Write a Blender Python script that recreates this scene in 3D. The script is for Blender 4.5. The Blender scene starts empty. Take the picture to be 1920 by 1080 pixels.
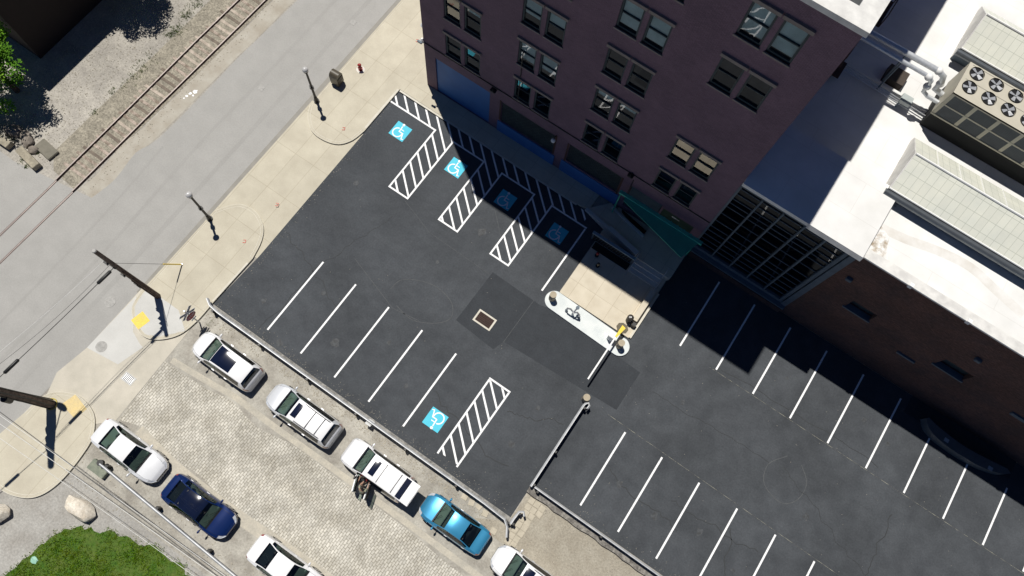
import bpy, bmesh, math, random
from mathutils import Vector, Matrix
random.seed(7)
PI = math.pi
scn = bpy.context.scene
COL = scn.collection
# ------------------------------------------------------------------ camera
# site frame: x along the brick facade, y into the building, z up, metres
CAM_LOC = Vector((19.18, -22.05, 47.6))
CAM_ROT = Matrix(((0.82476, -0.55229, 0.12144), (0.56279, 0.78076, -0.27145), (0.0551, 0.29222, 0.95476)))
cd = bpy.data.cameras.new('camera'); cam = bpy.data.objects.new('camera', cd); COL.objects.link(cam)
cam.matrix_world = Matrix.Translation(CAM_LOC) @ CAM_ROT.to_4x4()
cd.sensor_width = 36; cd.lens = 36 * 1400 / 1920; cd.clip_end = 600; cd.clip_start = 0.5
scn.camera = cam
# ------------------------------------------------------------------ light
SUN_T = Vector((0.312, -0.203, -1.0))            # way the sunlight travels
w = bpy.data.worlds.new('World'); scn.world = w; w.use_nodes = True
nt = w.node_tree; nt.nodes.clear()
sky = nt.nodes.new('ShaderNodeTexSky'); sky.sky_type = 'NISHITA'; sky.sun_disc = False
sv = -SUN_T.normalized()
sky.sun_elevation = math.asin(sv.z); sky.sun_rotation = math.atan2(sv.x, sv.y)
sky.air_density = 0.55; sky.dust_density = 0.0; sky.ozone_density = 9.0; sky.altitude = 1500
bg = nt.nodes.new('ShaderNodeBackground'); bg.inputs[1].default_value = 0.05
out = nt.nodes.new('ShaderNodeOutputWorld')
nt.links.new(sky.outputs[0], bg.inputs[0]); nt.links.new(bg.outputs[0], out.inputs[0])
sd = bpy.data.lights.new('sun', 'SUN'); sd.energy = 4.6; sd.angle = math.radians(0.53); sd.color = (1.0, 0.965, 0.90)
so = bpy.data.objects.new('sun', sd); COL.objects.link(so)
so.rotation_euler = SUN_T.to_track_quat('-Z', 'Y').to_euler(); so.location = (0, 0, 60)
scn.view_settings.view_transform = 'Standard'; scn.view_settings.look = 'None'
scn.view_settings.exposure = 0.0; scn.view_settings.gamma = 1
try: scn.cycles.max_bounces = 6
except Exception: pass

# ------------------------------------------------------------------ helpers
def G(px, py, z=0.0):
    """photogrammetry: the site point at height z seen at a photo pixel (used once, to survey positions)"""
    d = CAM_ROT @ Vector(((px - 960) / 1400, -(py - 540) / 1400, -1))
    t = (z - CAM_LOC.z) / d.z
    return CAM_LOC + d * t

def mat(name, col, rough=0.8, metal=0.0, col2=None, scale=2.0, detail=6, lo=0.35, hi=0.65, fine=0.0, fscale=40, bump=0.0,
        bscale=60, coat=0.0, coords='pos', spec=0.5, big=0.0, bigscale=0.15, contrast=None):
    m = bpy.data.materials.new(name); m.use_nodes = True
    t = m.node_tree; b = t.nodes['Principled BSDF']
    b.inputs['Roughness'].default_value = rough; b.inputs['Metallic'].default_value = metal
    b.inputs['Specular IOR Level'].default_value = spec
    if coat: b.inputs['Coat Weight'].default_value = coat; b.inputs['Coat Roughness'].default_value = 0.04
    if coords == 'pos':
        src = t.nodes.new('ShaderNodeNewGeometry').outputs['Position']
    else:
        src = t.nodes.new('ShaderNodeTexCoord').outputs['Object']
    c = None
    def noise(s, d=6, r=0.6):
        n = t.nodes.new('ShaderNodeTexNoise'); n.inputs['Scale'].default_value = s
        n.inputs['Detail'].default_value = d; n.inputs['Roughness'].default_value = r
        t.links.new(src, n.inputs['Vector']); return n.outputs['Fac']
    def rng(f, a, b_, c_, d_):
        r = t.nodes.new('ShaderNodeMapRange'); t.links.new(f, r.inputs[0])
        for i, v in enumerate((a, b_, c_, d_)): r.inputs[i + 1].default_value = v
        return r.outputs[0]
    c = None
    if col2 is None: col2 = tuple(x * 0.8 for x in col)
    mx = t.nodes.new('ShaderNodeMix'); mx.data_type = 'RGBA'
    t.links.new(rng(noise(scale, detail), lo, hi, 0, 1), mx.inputs['Factor'])
    mx.inputs['A'].default_value = (*col, 1); mx.inputs['B'].default_value = (*col2, 1)
    c = mx.outputs['Result']
    def mul(c, f):
        v = t.nodes.new('ShaderNodeVectorMath'); v.operation = 'SCALE'
        t.links.new(c, v.inputs[0]); t.links.new(f, v.inputs['Scale']); return v.outputs[0]
    if fine: c = mul(c, rng(noise(fscale, 3, 0.7), 0.3, 0.7, 1 - fine, 1 + fine))
    if big: c = mul(c, rng(noise(bigscale, 4), 0.35, 0.65, 1 - big, 1 + big))
    t.links.new(c, b.inputs['Base Color'])
    if bump:
        bn = t.nodes.new('ShaderNodeBump'); bn.inputs['Strength'].default_value = bump; bn.inputs['Distance'].default_value = 0.02
        t.links.new(noise(bscale, 3), bn.inputs['Height']); t.links.new(bn.outputs[0], b.inputs['Normal'])
    m['_c'] = 1
    return m

def base_link(m):
    t = m.node_tree; b = t.nodes['Principled BSDF']; l = b.inputs['Base Color'].links[0]; return t, b, l.from_socket

def add_brick(m, w_, h_, mortar, mcol, vary=0.25, plane='xz', offs=0.5, warp=0.0, sq=False, msmooth=0.1, c1=None, c2=None):
    """multiply a brick / joint pattern onto an existing material"""
    t, b, c = base_link(m)
    g = t.nodes.new('ShaderNodeNewGeometry'); s = t.nodes.new('ShaderNodeSeparateXYZ'); t.links.new(g.outputs['Position'], s.inputs[0])
    cb = t.nodes.new('ShaderNodeCombineXYZ')
    a = {'x': s.outputs[0], 'y': s.outputs[1], 'z': s.outputs[2]}
    t.links.new(a[plane[0]], cb.inputs[0]); t.links.new(a[plane[1]], cb.inputs[1])
    vec = cb.outputs[0]
    if warp:
        n = t.nodes.new('ShaderNodeTexNoise'); n.inputs['Scale'].default_value = 0.9; n.inputs['Detail'].default_value = 5
        t.links.new(vec, n.inputs['Vector'])
        v = t.nodes.new('ShaderNodeVectorMath'); v.operation = 'MULTIPLY_ADD'
        t.links.new(n.outputs['Color'], v.inputs[0]); v.inputs[1].default_value = (warp, warp, 0); t.links.new(vec, v.inputs[2]); vec = v.outputs[0]
    bt = t.nodes.new('ShaderNodeTexBrick'); t.links.new(vec, bt.inputs['Vector'])
    bt.inputs['Scale'].default_value = 1; bt.inputs['Brick Width'].default_value = w_; bt.inputs['Row Height'].default_value = h_
    bt.inputs['Mortar Size'].default_value = mortar; bt.inputs['Mortar Smooth'].default_value = msmooth
    bt.offset = offs
    k1 = 1 - vary; k2 = 1 + vary
    bt.inputs['Color1'].default_value = (*(c1 or (k1, k1, k1)), 1); bt.inputs['Color2'].default_value = (*(c2 or (k2, k2, k2)), 1)
    bt.inputs['Mortar'].default_value = (*mcol, 1)
    mm = t.nodes.new('ShaderNodeVectorMath'); mm.operation = 'MULTIPLY'
    t.links.new(c, mm.inputs[0]); t.links.new(bt.outputs['Color'], mm.inputs[1]); t.links.new(mm.outputs[0], b.inputs['Base Color'])
    return m

def glassmat(name, tint=(0.30, 0.36, 0.34), refl=0.10, rough=0.03, wavy=0.0, wscale=1.2, edge=0.7):
    m = bpy.data.materials.new(name); m.use_nodes = True; t = m.node_tree; t.nodes.clear()
    o = t.nodes.new('ShaderNodeOutputMaterial'); tr = t.nodes.new('ShaderNodeBsdfTransparent'); tr.inputs[0].default_value = (*tint, 1)
    gl = t.nodes.new('ShaderNodeBsdfGlossy'); gl.inputs['Roughness'].default_value = rough
    lw = t.nodes.new('ShaderNodeFresnel'); lw.inputs[0].default_value = 1.52
    mr = t.nodes.new('ShaderNodeMapRange'); t.links.new(lw.outputs[0], mr.inputs[0])
    mr.inputs[1].default_value = 0.04; mr.inputs[2].default_value = 1; mr.inputs[3].default_value = refl; mr.inputs[4].default_value = edge
    mx = t.nodes.new('ShaderNodeMixShader'); t.links.new(mr.outputs[0], mx.inputs[0]); t.links.new(tr.outputs[0], mx.inputs[1]); t.links.new(gl.outputs[0], mx.inputs[2])
    t.links.new(mx.outputs[0], o.inputs[0])
    if wavy:
        g = t.nodes.new('ShaderNodeNewGeometry')
        n = t.nodes.new('ShaderNodeTexNoise'); n.inputs['Scale'].default_value = wscale; n.inputs['Detail'].default_value = 1
        t.links.new(g.outputs['Position'], n.inputs['Vector'])
        b = t.nodes.new('ShaderNodeBump'); b.inputs['Strength'].default_value = 1.0; b.inputs['Distance'].default_value = wavy
        t.links.new(n.outputs['Fac'], b.inputs['Height']); t.links.new(b.outputs[0], gl.inputs['Normal'])
    return m

class MB:
    def __init__(s): s.bm = bmesh.new()
    def quad(s, pts):
        return s.bm.faces.new([s.bm.verts.new(p) for p in pts])
    def box(s, x0, x1, y0, y1, z0, z1, M=None, bev=0.0):
        vs = [Vector((x, y, z)) for z in (z0, z1) for y in (y0, y1) for x in (x0, x1)]
        if M: vs = [M @ v for v in vs]
        v = [s.bm.verts.new(p) for p in vs]
        fs = [s.bm.faces.new([v[i] for i in f]) for f in ((0, 2, 3, 1), (4, 5, 7, 6), (0, 1, 5, 4), (2, 6, 7, 3), (0, 4, 6, 2), (1, 3, 7, 5))]
        if bev:
            es = list({e for f in fs for e in f.edges})
            bmesh.ops.bevel(s.bm, geom=es, offset=bev, segments=2, affect='EDGES', clamp_overlap=True)
        return s
    def cyl(s, x, y, z0, z1, r, r2=None, n=20, M=None, cap=True):
        r2 = r if r2 is None else r2
        a = []; b = []
        for i in range(n):
            t = 2 * PI * i / n; p = Vector((x + r * math.cos(t), y + r * math.sin(t), z0)); q = Vector((x + r2 * math.cos(t), y + r2 * math.sin(t), z1))
            if M: p = M @ p; q = M @ q
            a.append(s.bm.verts.new(p)); b.append(s.bm.verts.new(q))
        for i in range(n): s.bm.faces.new([a[i], a[(i + 1) % n], b[(i + 1) % n], b[i]])
        if cap: s.bm.faces.new(b); s.bm.faces.new(a[::-1])
        return s
    def tube(s, pts, r, n=8, cap=True):
        pts = [Vector(p) for p in pts]; rs = r if isinstance(r, (list, tuple)) else [r] * len(pts); rings = []
        for i, p in enumerate(pts):
            d = (pts[min(i + 1, len(pts) - 1)] - pts[max(i - 1, 0)]).normalized()
            up = Vector((0, 0, 1)) if abs(d.z) < 0.95 else Vector((1, 0, 0))
            a = d.cross(up).normalized(); b = a.cross(d).normalized()
            rings.append([s.bm.verts.new(p + (a * math.cos(2 * PI * k / n) + b * math.sin(2 * PI * k / n)) * rs[i]) for k in range(n)])
        for i in range(len(rings) - 1):
            for k in range(n): s.bm.faces.new([rings[i][k], rings[i][(k + 1) % n], rings[i + 1][(k + 1) % n], rings[i + 1][k]])
        if cap: s.bm.faces.new(rings[0][::-1]); s.bm.faces.new(rings[-1])
        return s
    def prism(s, poly, z0, z1, M=None, bottom=False):
        a = [Vector((p[0], p[1], z0)) for p in poly]; b = [Vector((p[0], p[1], z1)) for p in poly]
        if M: a = [M @ v for v in a]; b = [M @ v for v in b]
        a = [s.bm.verts.new(v) for v in a]; b = [s.bm.verts.new(v) for v in b]; n = len(poly)
        for i in range(n): s.bm.faces.new([a[i], a[(i + 1) % n], b[(i + 1) % n], b[i]])
        s.bm.faces.new(b); s.bm.faces.new(a[::-1]); return s
    def sheet(s, poly, z):
        s.bm.faces.new([s.bm.verts.new((p[0], p[1], z)) for p in poly]); return s
    def strip(s, p, q, w_, z):
        p = Vector((p[0], p[1])); q = Vector((q[0], q[1])); d = (q - p).normalized(); n = Vector((-d.y, d.x)) * w_ / 2
        s.bm.faces.new([s.bm.verts.new((v.x, v.y, z)) for v in (p - n, q - n, q + n, p + n)]); return s
    def ribbon(s, pts, w_, z):
        pts = [Vector((p[0], p[1])) for p in pts]; L = []; R = []
        for i, p in enumerate(pts):
            d = (pts[min(i + 1, len(pts) - 1)] - pts[max(i - 1, 0)]).normalized(); n = Vector((-d.y, d.x)) * w_ / 2
            L.append(s.bm.verts.new((p.x - n.x, p.y - n.y, z))); R.append(s.bm.verts.new((p.x + n.x, p.y + n.y, z)))
        for i in range(len(pts) - 1): s.bm.faces.new([L[i], L[i + 1], R[i + 1], R[i]])
        return s
    def sphere(s, c, r, sx=1, sy=1, sz=1, n=16):
        M = Matrix.Translation(c) @ Matrix.Diagonal((r * sx, r * sy, r * sz, 1))
        bmesh.ops.create_uvsphere(s.bm, u_segments=n, v_segments=n // 2 + 2, radius=1, matrix=M); return s
    def obj(s, name, m, parent=None, smooth=False, label=None, link=True):
        bmesh.ops.recalc_face_normals(s.bm, faces=s.bm.faces)
        me = bpy.data.meshes.new(name); s.bm.to_mesh(me); s.bm.free()
        for mm in (m if isinstance(m, (list, tuple)) else [m]): me.materials.append(mm)
        if smooth:
            for p in me.polygons: p.use_smooth = True
            if smooth != True:
                try: me.set_sharp_from_angle(angle=math.radians(smooth))
                except Exception: pass
        o = bpy.data.objects.new(name, me)
        COL.objects.link(o)
        if parent is not None: o.parent = parent
        if label: o['label'] = label
        return o

def thing(name, label, cat, loc=(0, 0, 0), rz=0.0, group=None):
    o = bpy.data.objects.new(name, None); COL.objects.link(o); o.location = loc; o.rotation_euler = (0, 0, rz)
    o.empty_display_size = 0.3
    o['label'] = label; o['category'] = cat
    if group: o['group'] = group
    return o
def tag(o, label, cat, group=None):
    o['label'] = label; o['category'] = cat
    if group: o['group'] = group
    return o
def struct(o): o['kind'] = 'structure'; return o
def dup(root, loc=None, rz=None, label=None):
    def cp(o, par):
        c = o.copy(); COL.objects.link(c); c.parent = par
        for ch in [q for q in KIDS.get(o.name, [])]: cp(ch, c)
        return c
    KIDS = {}
    for q in COL.objects:
        if q.parent: KIDS.setdefault(q.parent.name, []).append(q)
    r = cp(root, root.parent)
    if loc is not None: r.location = loc
    if rz is not None: r.rotation_euler = (0, 0, rz)
    if label: r['label'] = label
    return r
def arc(cx, cy, r, a0, a1, n=10, ry=None):
    ry = r if ry is None else ry
    return [(cx + r * math.cos(math.radians(a0 + (a1 - a0) * i / n)), cy + ry * math.sin(math.radians(a0 + (a1 - a0) * i / n))) for i in range(n + 1)]
def smooth_poly(pts, sub=4, closed=False):
    P = [Vector((p[0], p[1])) for p in pts]; n = len(P); o = []
    rngs = range(n if closed else n - 1)
    for i in rngs:
        a = P[(i - 1) % n] if closed or i > 0 else P[i]; b = P[i]; c = P[(i + 1) % n]; d = P[(i + 2) % n] if closed or i + 2 < n else c
        for k in range(sub):
            t = k / sub
            o.append(tuple(0.5 * (2 * b + (c - a) * t + (2 * a - 5 * b + 4 * c - d) * t * t + (3 * b - a - 3 * c + d) * t ** 3)))
    if not closed: o.append(tuple(P[-1]))
    return o
def font_mesh(txt, size, M, m, parent, name='lettering', ext=0.004, bold=0.0):
    cu = bpy.data.curves.new('t', 'FONT'); cu.body = txt; cu.size = size; cu.align_x = 'CENTER'; cu.align_y = 'CENTER'; cu.extrude = ext; cu.offset = bold
    o = bpy.data.objects.new('t', cu); COL.objects.link(o)
    dg = bpy.context.evaluated_depsgraph_get(); me = bpy.data.meshes.new_from_object(o.evaluated_get(dg))
    COL.objects.unlink(o); bpy.data.objects.remove(o)
    me.name = name; me.transform(M); me.materials.clear(); me.materials.append(m)
    q = bpy.data.objects.new(name, me); COL.objects.link(q); q.parent = parent; return q

# ------------------------------------------------------------------ materials
m_gravel = mat('gravel', (0.40, 0.375, 0.33), 0.95, col2=(0.30, 0.28, 0.25), scale=0.8, fine=0.24, fscale=8, bump=0.4, bscale=14, big=0.12)
m_ballast = mat('ballast', (0.33, 0.30, 0.24), 0.95, col2=(0.22, 0.20, 0.16), scale=1.5, fine=0.45, fscale=7, bump=1, bscale=9)
m_road = mat('road_asphalt', (0.36, 0.352, 0.335), 0.9, col2=(0.33, 0.323, 0.307), scale=0.8, fine=0.08, fscale=11, big=0.03)
m_lot = mat('lot_asphalt', (0.064, 0.070, 0.078), 0.85, col2=(0.049, 0.054, 0.061), scale=0.9, fine=0.16, fscale=9, big=0.16, bigscale=0.22, spec=0.3)
m_patch = mat('fresh_asphalt', (0.041, 0.046, 0.053), 0.85, col2=(0.034, 0.038, 0.044), scale=1.2, fine=0.15, fscale=11, spec=0.3)
m_crack = mat('sealed_crack', (0.034, 0.037, 0.04), 0.8)
m_trace = mat('worn_trace', (0.092, 0.097, 0.10), 0.9, col2=(0.066, 0.07, 0.075), scale=3)
m_paint = mat('white_road_paint', (0.86, 0.86, 0.86), 0.7, col2=(0.60, 0.60, 0.60), scale=5, lo=.56, hi=.72, fine=0.08, fscale=16)
m_string = mat('chalk_line', (0.35, 0.34, 0.27), 0.9, col2=(0.08, 0.08, 0.08), scale=2, lo=0.4, hi=0.55)
m_symbol = mat('blue_sign_paint', (0.065, 0.52, 0.68), 0.7, col2=(0.08, 0.55, 0.70), scale=2)
m_walk = mat('sidewalk_concrete', (0.54, 0.50, 0.40), 0.9, col2=(0.475, 0.435, 0.345), scale=0.8, fine=0.05, fscale=14, big=0.05)
add_brick(m_walk, 1.55, 3.05, 0.018, (0.82, 0.80, 0.77), 0.025, 'xy', 0.0)
m_apron = mat('driveway_concrete', (0.56, 0.52, 0.44), 0.9, col2=(0.47, 0.44, 0.37), scale=0.7, fine=0.05, fscale=13, big=0.08)
m_newcon = mat('new_concrete', (0.58, 0.575, 0.55), 0.9, col2=(0.52, 0.515, 0.49), scale=0.7, fine=0.04, fscale=13)
m_curb = mat('curb_concrete', (0.66, 0.625, 0.54), 0.9, col2=(0.56, 0.53, 0.45), scale=2)
m_cob = mat('cobblestone', (0.57, 0.545, 0.485), 0.9, col2=(0.40, 0.375, 0.32), scale=0.7, detail=9, fine=0.14, fscale=7, big=0.1, bigscale=.3, bump=0.4, bscale=8)
add_brick(m_cob, 0.30, 0.155, 0.022, (0.40, 0.38, 0.33), 0.15, 'yx', 0.5, warp=0.16, msmooth=0.8)
m_strip = mat('worn_asphalt', (0.43, 0.41, 0.36), 0.95, col2=(0.28, 0.26, 0.225), scale=0.9, fine=0.17, fscale=8, big=0.1, bump=0.3, bscale=12)
m_oldcurb = mat('old_concrete_band', (0.50, 0.46, 0.38), 0.95, col2=(0.40, 0.375, 0.32), scale=1.5, fine=0.12, fscale=9)
m_dirt = mat('dirt', (0.36, 0.33, 0.27), 0.95, col2=(0.28, 0.25, 0.20), scale=1.2, fine=0.22, fscale=9, big=0.1)
m_grass = mat('grass', (0.12, 0.27, 0.006), 0.9, col2=(0.22, 0.29, 0.02), scale=1.1, detail=8, fine=0.3, fscale=12, spec=0.0)
m_soil = mat('soil', (0.04, 0.105, 0.006), 0.95, col2=(0.09, 0.13, 0.02), scale=1.5, fine=0.3, fscale=8)
m_facade = mat('painted_brick', (0.18, 0.112, 0.150), 0.85, col2=(0.15, 0.094, 0.128), scale=0.9, fine=0.12, fscale=14, big=0.08, bigscale=0.3)
add_brick(m_facade, 0.22, 0.075, 0.010, (0.72, 0.72, 0.75), 0.10, 'xz')
m_pier = mat('base_brick_paint', (0.17, 0.09, 0.10), 0.8, col2=(0.15, 0.08, 0.09), scale=1)
add_brick(m_pier, 0.22, 0.075, 0.010, (0.75, 0.75, 0.75), 0.10, 'xz')
m_brick = mat('old_brick', (0.150, 0.074, 0.056), 0.9, col2=(0.080, 0.046, 0.040), scale=0.8, fine=0.25, fscale=10, big=0.2, bigscale=0.4)
add_brick(m_brick, 0.22, 0.075, 0.012, (0.7, 0.72, 0.72), 0.25, 'xz')
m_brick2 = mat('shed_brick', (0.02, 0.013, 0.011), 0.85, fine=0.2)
m_stone = mat('lintel_stone', (0.25, 0.215, 0.195), 0.8, fine=0.1)
m_bluedoor = mat('blue_paint', (0.034, 0.14, 0.38), 0.6, col2=(0.03, 0.12, 0.33), scale=1)
m_glassblock = mat('glass_block', (0.06, 0.075, 0.07), 0.3, col2=(0.035, 0.045, 0.045), scale=4)
add_brick(m_glassblock, 0.3, 0.2, 0.03, (0.3, 0.3, 0.3), 0.3, 'xz', 0.5)
m_frame = mat('dark_window_frame', (0.030, 0.052, 0.062), 0.55)
m_blind = mat('roller_blind', (0.55, 0.72, 0.76), 0.8, col2=(0.42, 0.55, 0.58), scale=1.2)
m_interior = mat('dark_interior', (0.030, 0.022, 0.018), 0.9)
m_winglass = glassmat('window_glass', (0.88, 0.93, 0.93), 0.19, 0.012, wavy=0.008, wscale=0.8, edge=0.9)
m_hallglass = glassmat('hall_glass', (0.5, 0.55, 0.55), 0.08, 0.01, wavy=0.002, wscale=0.8, edge=0.8)
m_white_roof = mat('white_roof_membrane', (0.76, 0.755, 0.74), 0.8, col2=(0.67, 0.665, 0.645), scale=0.45, fine=0.03, big=0.06, detail=8)
add_brick(m_white_roof, 9.0, 2.1, 0.018, (0.91, 0.90, 0.89), 0.012, 'xy', 0.4)
m_roofcap = mat('parapet_metal', (0.72, 0.71, 0.68), 0.6, col2=(0.55, 0.54, 0.52), scale=1.6)
m_darkroof = mat('dark_roof', (0.07, 0.075, 0.08), 0.9, fine=0.15)
m_steel = mat('galvanised_steel', (0.60, 0.61, 0.62), 0.38, 0.7, col2=(0.5, 0.5, 0.51), scale=3, coords='pos')
m_railw = mat('weathered_rail_steel', (0.50, 0.51, 0.52), 0.5, 0.35, col2=(0.36, 0.37, 0.385), scale=2)
m_bluesteel = mat('grey_steel_paint', (0.11, 0.145, 0.18), 0.6, col2=(0.085, 0.115, 0.145))
m_dark = mat('black_metal', (0.02, 0.02, 0.02), 0.5)
m_bronze = mat('bronze_paint', (0.085, 0.070, 0.045), 0.45, coat=0.3)
m_wood = mat('weathered_pole_wood', (0.22, 0.165, 0.125), 0.9, col2=(0.10, 0.07, 0.055), scale=4, fine=0.3, fscale=20)
m_tie = mat('railway_tie_wood', (0.42, 0.35, 0.295), 0.9, col2=(0.20, 0.16, 0.125), scale=2.2, lo=0.42, hi=0.58, fine=0.3, fscale=15)
m_beam = mat('weathered_timber', (0.38, 0.34, 0.26), 0.9, col2=(0.24, 0.215, 0.165), scale=3, fine=0.3, fscale=12)
m_rust = mat('rusty_steel', (0.075, 0.035, 0.025), 0.8, fine=0.2)
m_railtop = mat('polished_rail', (0.27, 0.23, 0.215), 0.45, 0.5)
m_rock = mat('field_rock', (0.74, 0.69, 0.60), 0.9, col2=(0.60, 0.53, 0.43), scale=2.5, fine=0.2, fscale=9, bump=0.8, bscale=6)
m_rock2 = mat('grey_rock', (0.27, 0.235, 0.20), 0.9, col2=(0.18, 0.155, 0.13), scale=3, fine=0.2, fscale=9, bump=0.8, bscale=6)
m_slab = mat('stone_slab', (0.20, 0.185, 0.15), 0.9, col2=(0.16, 0.15, 0.12), scale=3)
m_yellow = mat('yellow_paint', (0.85, 0.62, 0.06), 0.6, col2=(0.80, 0.58, 0.05))
m_tactile = mat('yellow_tactile', (0.86, 0.64, 0.10), 0.8, col2=(0.74, 0.56, 0.16), scale=4, fine=.15, fscale=18)
m_tactile2 = mat('faded_tactile', (0.72, 0.56, 0.26), 0.8, col2=(0.62, 0.50, 0.27), scale=4, fine=.12, fscale=18)
m_red = mat('red_paint', (0.32, 0.02, 0.02), 0.45)
m_green = mat('green_copper_paint', (0.045, 0.36, 0.26), 0.6, col2=(0.04, 0.30, 0.22), scale=1)
m_whitem = mat('white_metal', (0.82, 0.82, 0.80), 0.5, col2=(0.76, 0.76, 0.75))
m_island = mat('white_painted_concrete', (0.70, 0.73, 0.72), 0.85, col2=(0.60, 0.64, 0.64), scale=1.5, fine=0.06)
m_bollard = mat('concrete_bollard', (0.44, 0.38, 0.28), 0.85, fine=0.15, fscale=20)
m_iron = mat('cast_iron', (0.42, 0.41, 0.39), 0.7, col2=(0.30, 0.295, 0.28), scale=6)
m_rubber = mat('tyre_rubber', (0.018, 0.018, 0.018), 0.8)
m_alloy = mat('alloy', (0.45, 0.45, 0.46), 0.35, 0.8)
m_trim = mat('black_trim', (0.012, 0.012, 0.013), 0.4)
m_cabin = mat('cabin_dark', (0.022, 0.022, 0.024), 0.8)
m_dash = mat('dashboard', (0.20, 0.21, 0.19), 0.7)
m_seat = mat('seat_fabric', (0.07, 0.068, 0.062), 0.8)
m_carglass = glassmat('car_glass', (0.62, 0.76, 0.70), 0.10, 0.03, edge=0.7)
m_darkglass = glassmat('privacy_glass', (0.20, 0.24, 0.25), 0.12, 0.05, edge=0.7)
m_lamp = mat('headlight_lens', (0.75, 0.77, 0.80), 0.1, 0.3, coat=1)
m_tail = mat('tail_light_lens', (0.30, 0.012, 0.015), 0.15, coat=1)
def paint(n, c, metal=0.0): return mat(n, c, 0.35, metal, col2=tuple(v * 0.97 for v in c), coat=1.0, coords='obj')
p_white = paint('white_car_paint', (0.82, 0.82, 0.83)); p_pearl = paint('pearl_white_paint', (0.80, 0.81, 0.83), 0.1)
p_silver = paint('silver_car_paint', (0.62, 0.64, 0.67), 0.55); p_blue = paint('dark_blue_car_paint', (0.004, 0.022, 0.12), 0.35)
p_sky = paint('light_blue_car_paint', (0.05, 0.30, 0.52), 0.45)
p_silver2 = paint('light_silver_paint', (0.74, 0.76, 0.79), 0.25)
m_glassroof = mat('panoramic_glass', (0.006, 0.010, 0.030), 0.12, coat=1)
m_skin = mat('skin', (0.45, 0.27, 0.19), 0.6); m_hair = mat('dark_hair', (0.02, 0.014, 0.01), 0.7)
m_shirt = mat('sage_beige_shirt', (0.34, 0.34, 0.25), 0.9); m_trouser = mat('dark_trousers', (0.03, 0.035, 0.05), 0.9)
m_pink = mat('red_top', (0.38, 0.05, 0.05), 0.9)
m_leafs = [mat('leaf_a', (0.14, 0.32, 0.02), 0.8, spec=.1), mat('leaf_b', (0.08, 0.20, 0.015), 0.8, spec=.1), mat('leaf_c', (0.20, 0.38, 0.035), 0.8, spec=.1)]
m_bark = mat('bark', (0.09, 0.06, 0.04), 0.9)
m_sky_glass = mat('fibreglass_panel', (0.70, 0.70, 0.61), 0.5, col2=(0.63, 0.64, 0.57), scale=0.8, fine=0.04)
add_brick(m_sky_glass, 0.42, 0.62, 0.014, (0.72, 0.74, 0.72), 0.03, 'xy', 0.0)
m_hvac = mat('beige_casing', (0.46, 0.43, 0.34), 0.55, col2=(0.41, 0.385, 0.31), scale=1.2)
m_louver = mat('condenser_coil', (0.06, 0.068, 0.075), 0.6, col2=(0.045, 0.05, 0.058))
m_insul = mat('foil_insulation', (0.70, 0.72, 0.74), 0.4, 0.4, col2=(0.58, 0.6, 0.62), scale=5)
m_wallstone = mat('rough_stone_wall', (0.25, 0.235, 0.21), 0.95, col2=(0.13, 0.12, 0.11), scale=2.5, lo=0.4, hi=0.6, fine=0.4, fscale=8, bump=1, bscale=8)
m_paver = mat('pale_paver', (0.50, 0.45, 0.36), 0.9, col2=(0.42, 0.38, 0.30), scale=3, fine=0.08)
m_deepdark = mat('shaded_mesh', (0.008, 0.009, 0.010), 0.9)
m_stain = mat('roof_stain', (0.42, 0.34, 0.24), 0.9, col2=(0.66, 0.62, 0.54), scale=1.6, lo=0.42, hi=0.58, fine=0.2, fscale=6)
m_redmark = mat('red_survey_paint', (0.60, 0.12, 0.10), 0.8)

# ------------------------------------------------------------------ ground and paving
Z_LOT = 0.0
g = MB(); g.sheet([(-140, -140), (160, -140), (160, 140), (-140, 140)], -0.02); struct(g.obj('ground', m_gravel))
b = MB(); b.sheet([(-17.9, -18.6), (-16.9, -19.6), (-14.9, -19.8), (-14.45, -14), (-14.2, -8), (-14.0, 0), (-13.6, 60), (-17.4, 60), (-17.6, -5)], -0.012); struct(b.obj('ballast_bed', m_ballast))
b = MB(); left = smooth_poly([(-11.2, 60), (-12.0, 20), (-12.55, 0), (-12.8, -5.5), (-12.8, -8.2), (-12.95, -13.7), (-13.45, -15.4), (-13.2, -17.7), (-13.5, -19.6)], 3)
b.sheet(left + [(-19.5, -20.6), (-40, -20.5), (-60, -21), (-60, -70), (-4.5, -70), (-6.9, -34.4), (-6.2, -20), (-6.2, 60)], -0.008); struct(b.obj('street', m_road))
b = MB(); b.ribbon(smooth_poly([(-10.4, 60), (-10.3, 0), (-10.45, -12), (-10.2, -24), (-10.6, -40)], 6), .22, -0.004); b.ribbon(smooth_poly([(-12.3, -14), (-12.0, -22), (-12.4, -40)], 6), .16, -0.004); b.ribbon([(-8.3, 10), (-8.25, -22), (-8.4, -40)], .3, -0.004)
struct(b.obj('street_seam', mat('street_seam', (0.335, 0.328, 0.312), .9, col2=(.315, .308, .292), scale=.8, fine=.08, fscale=11)))
b = MB(); b.ribbon(smooth_poly([(-12.9, 30), (-13.3, 0), (-13.5, -5.5), (-13.55, -8.2), (-13.7, -13.7), (-14.0, -15.4), (-13.8, -17.7), (-13.9, -19.6)], 4), 1.25, -0.0105)
struct(b.obj('street_edge_dirt', mat('pale_dirt', (0.43, 0.405, 0.35), .95, col2=(.35, .315, .26), scale=.9, fine=.1)))
b = MB(); b.ribbon([(-6.52, 60), (-6.5, 0), (-6.45, -22.8)], .34, -0.0035)
struct(b.obj('gutter_band', mat('gutter_dirt', (0.30, 0.285, 0.255), .95, col2=(.26, .25, .225), scale=1.2, fine=.12)))
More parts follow.
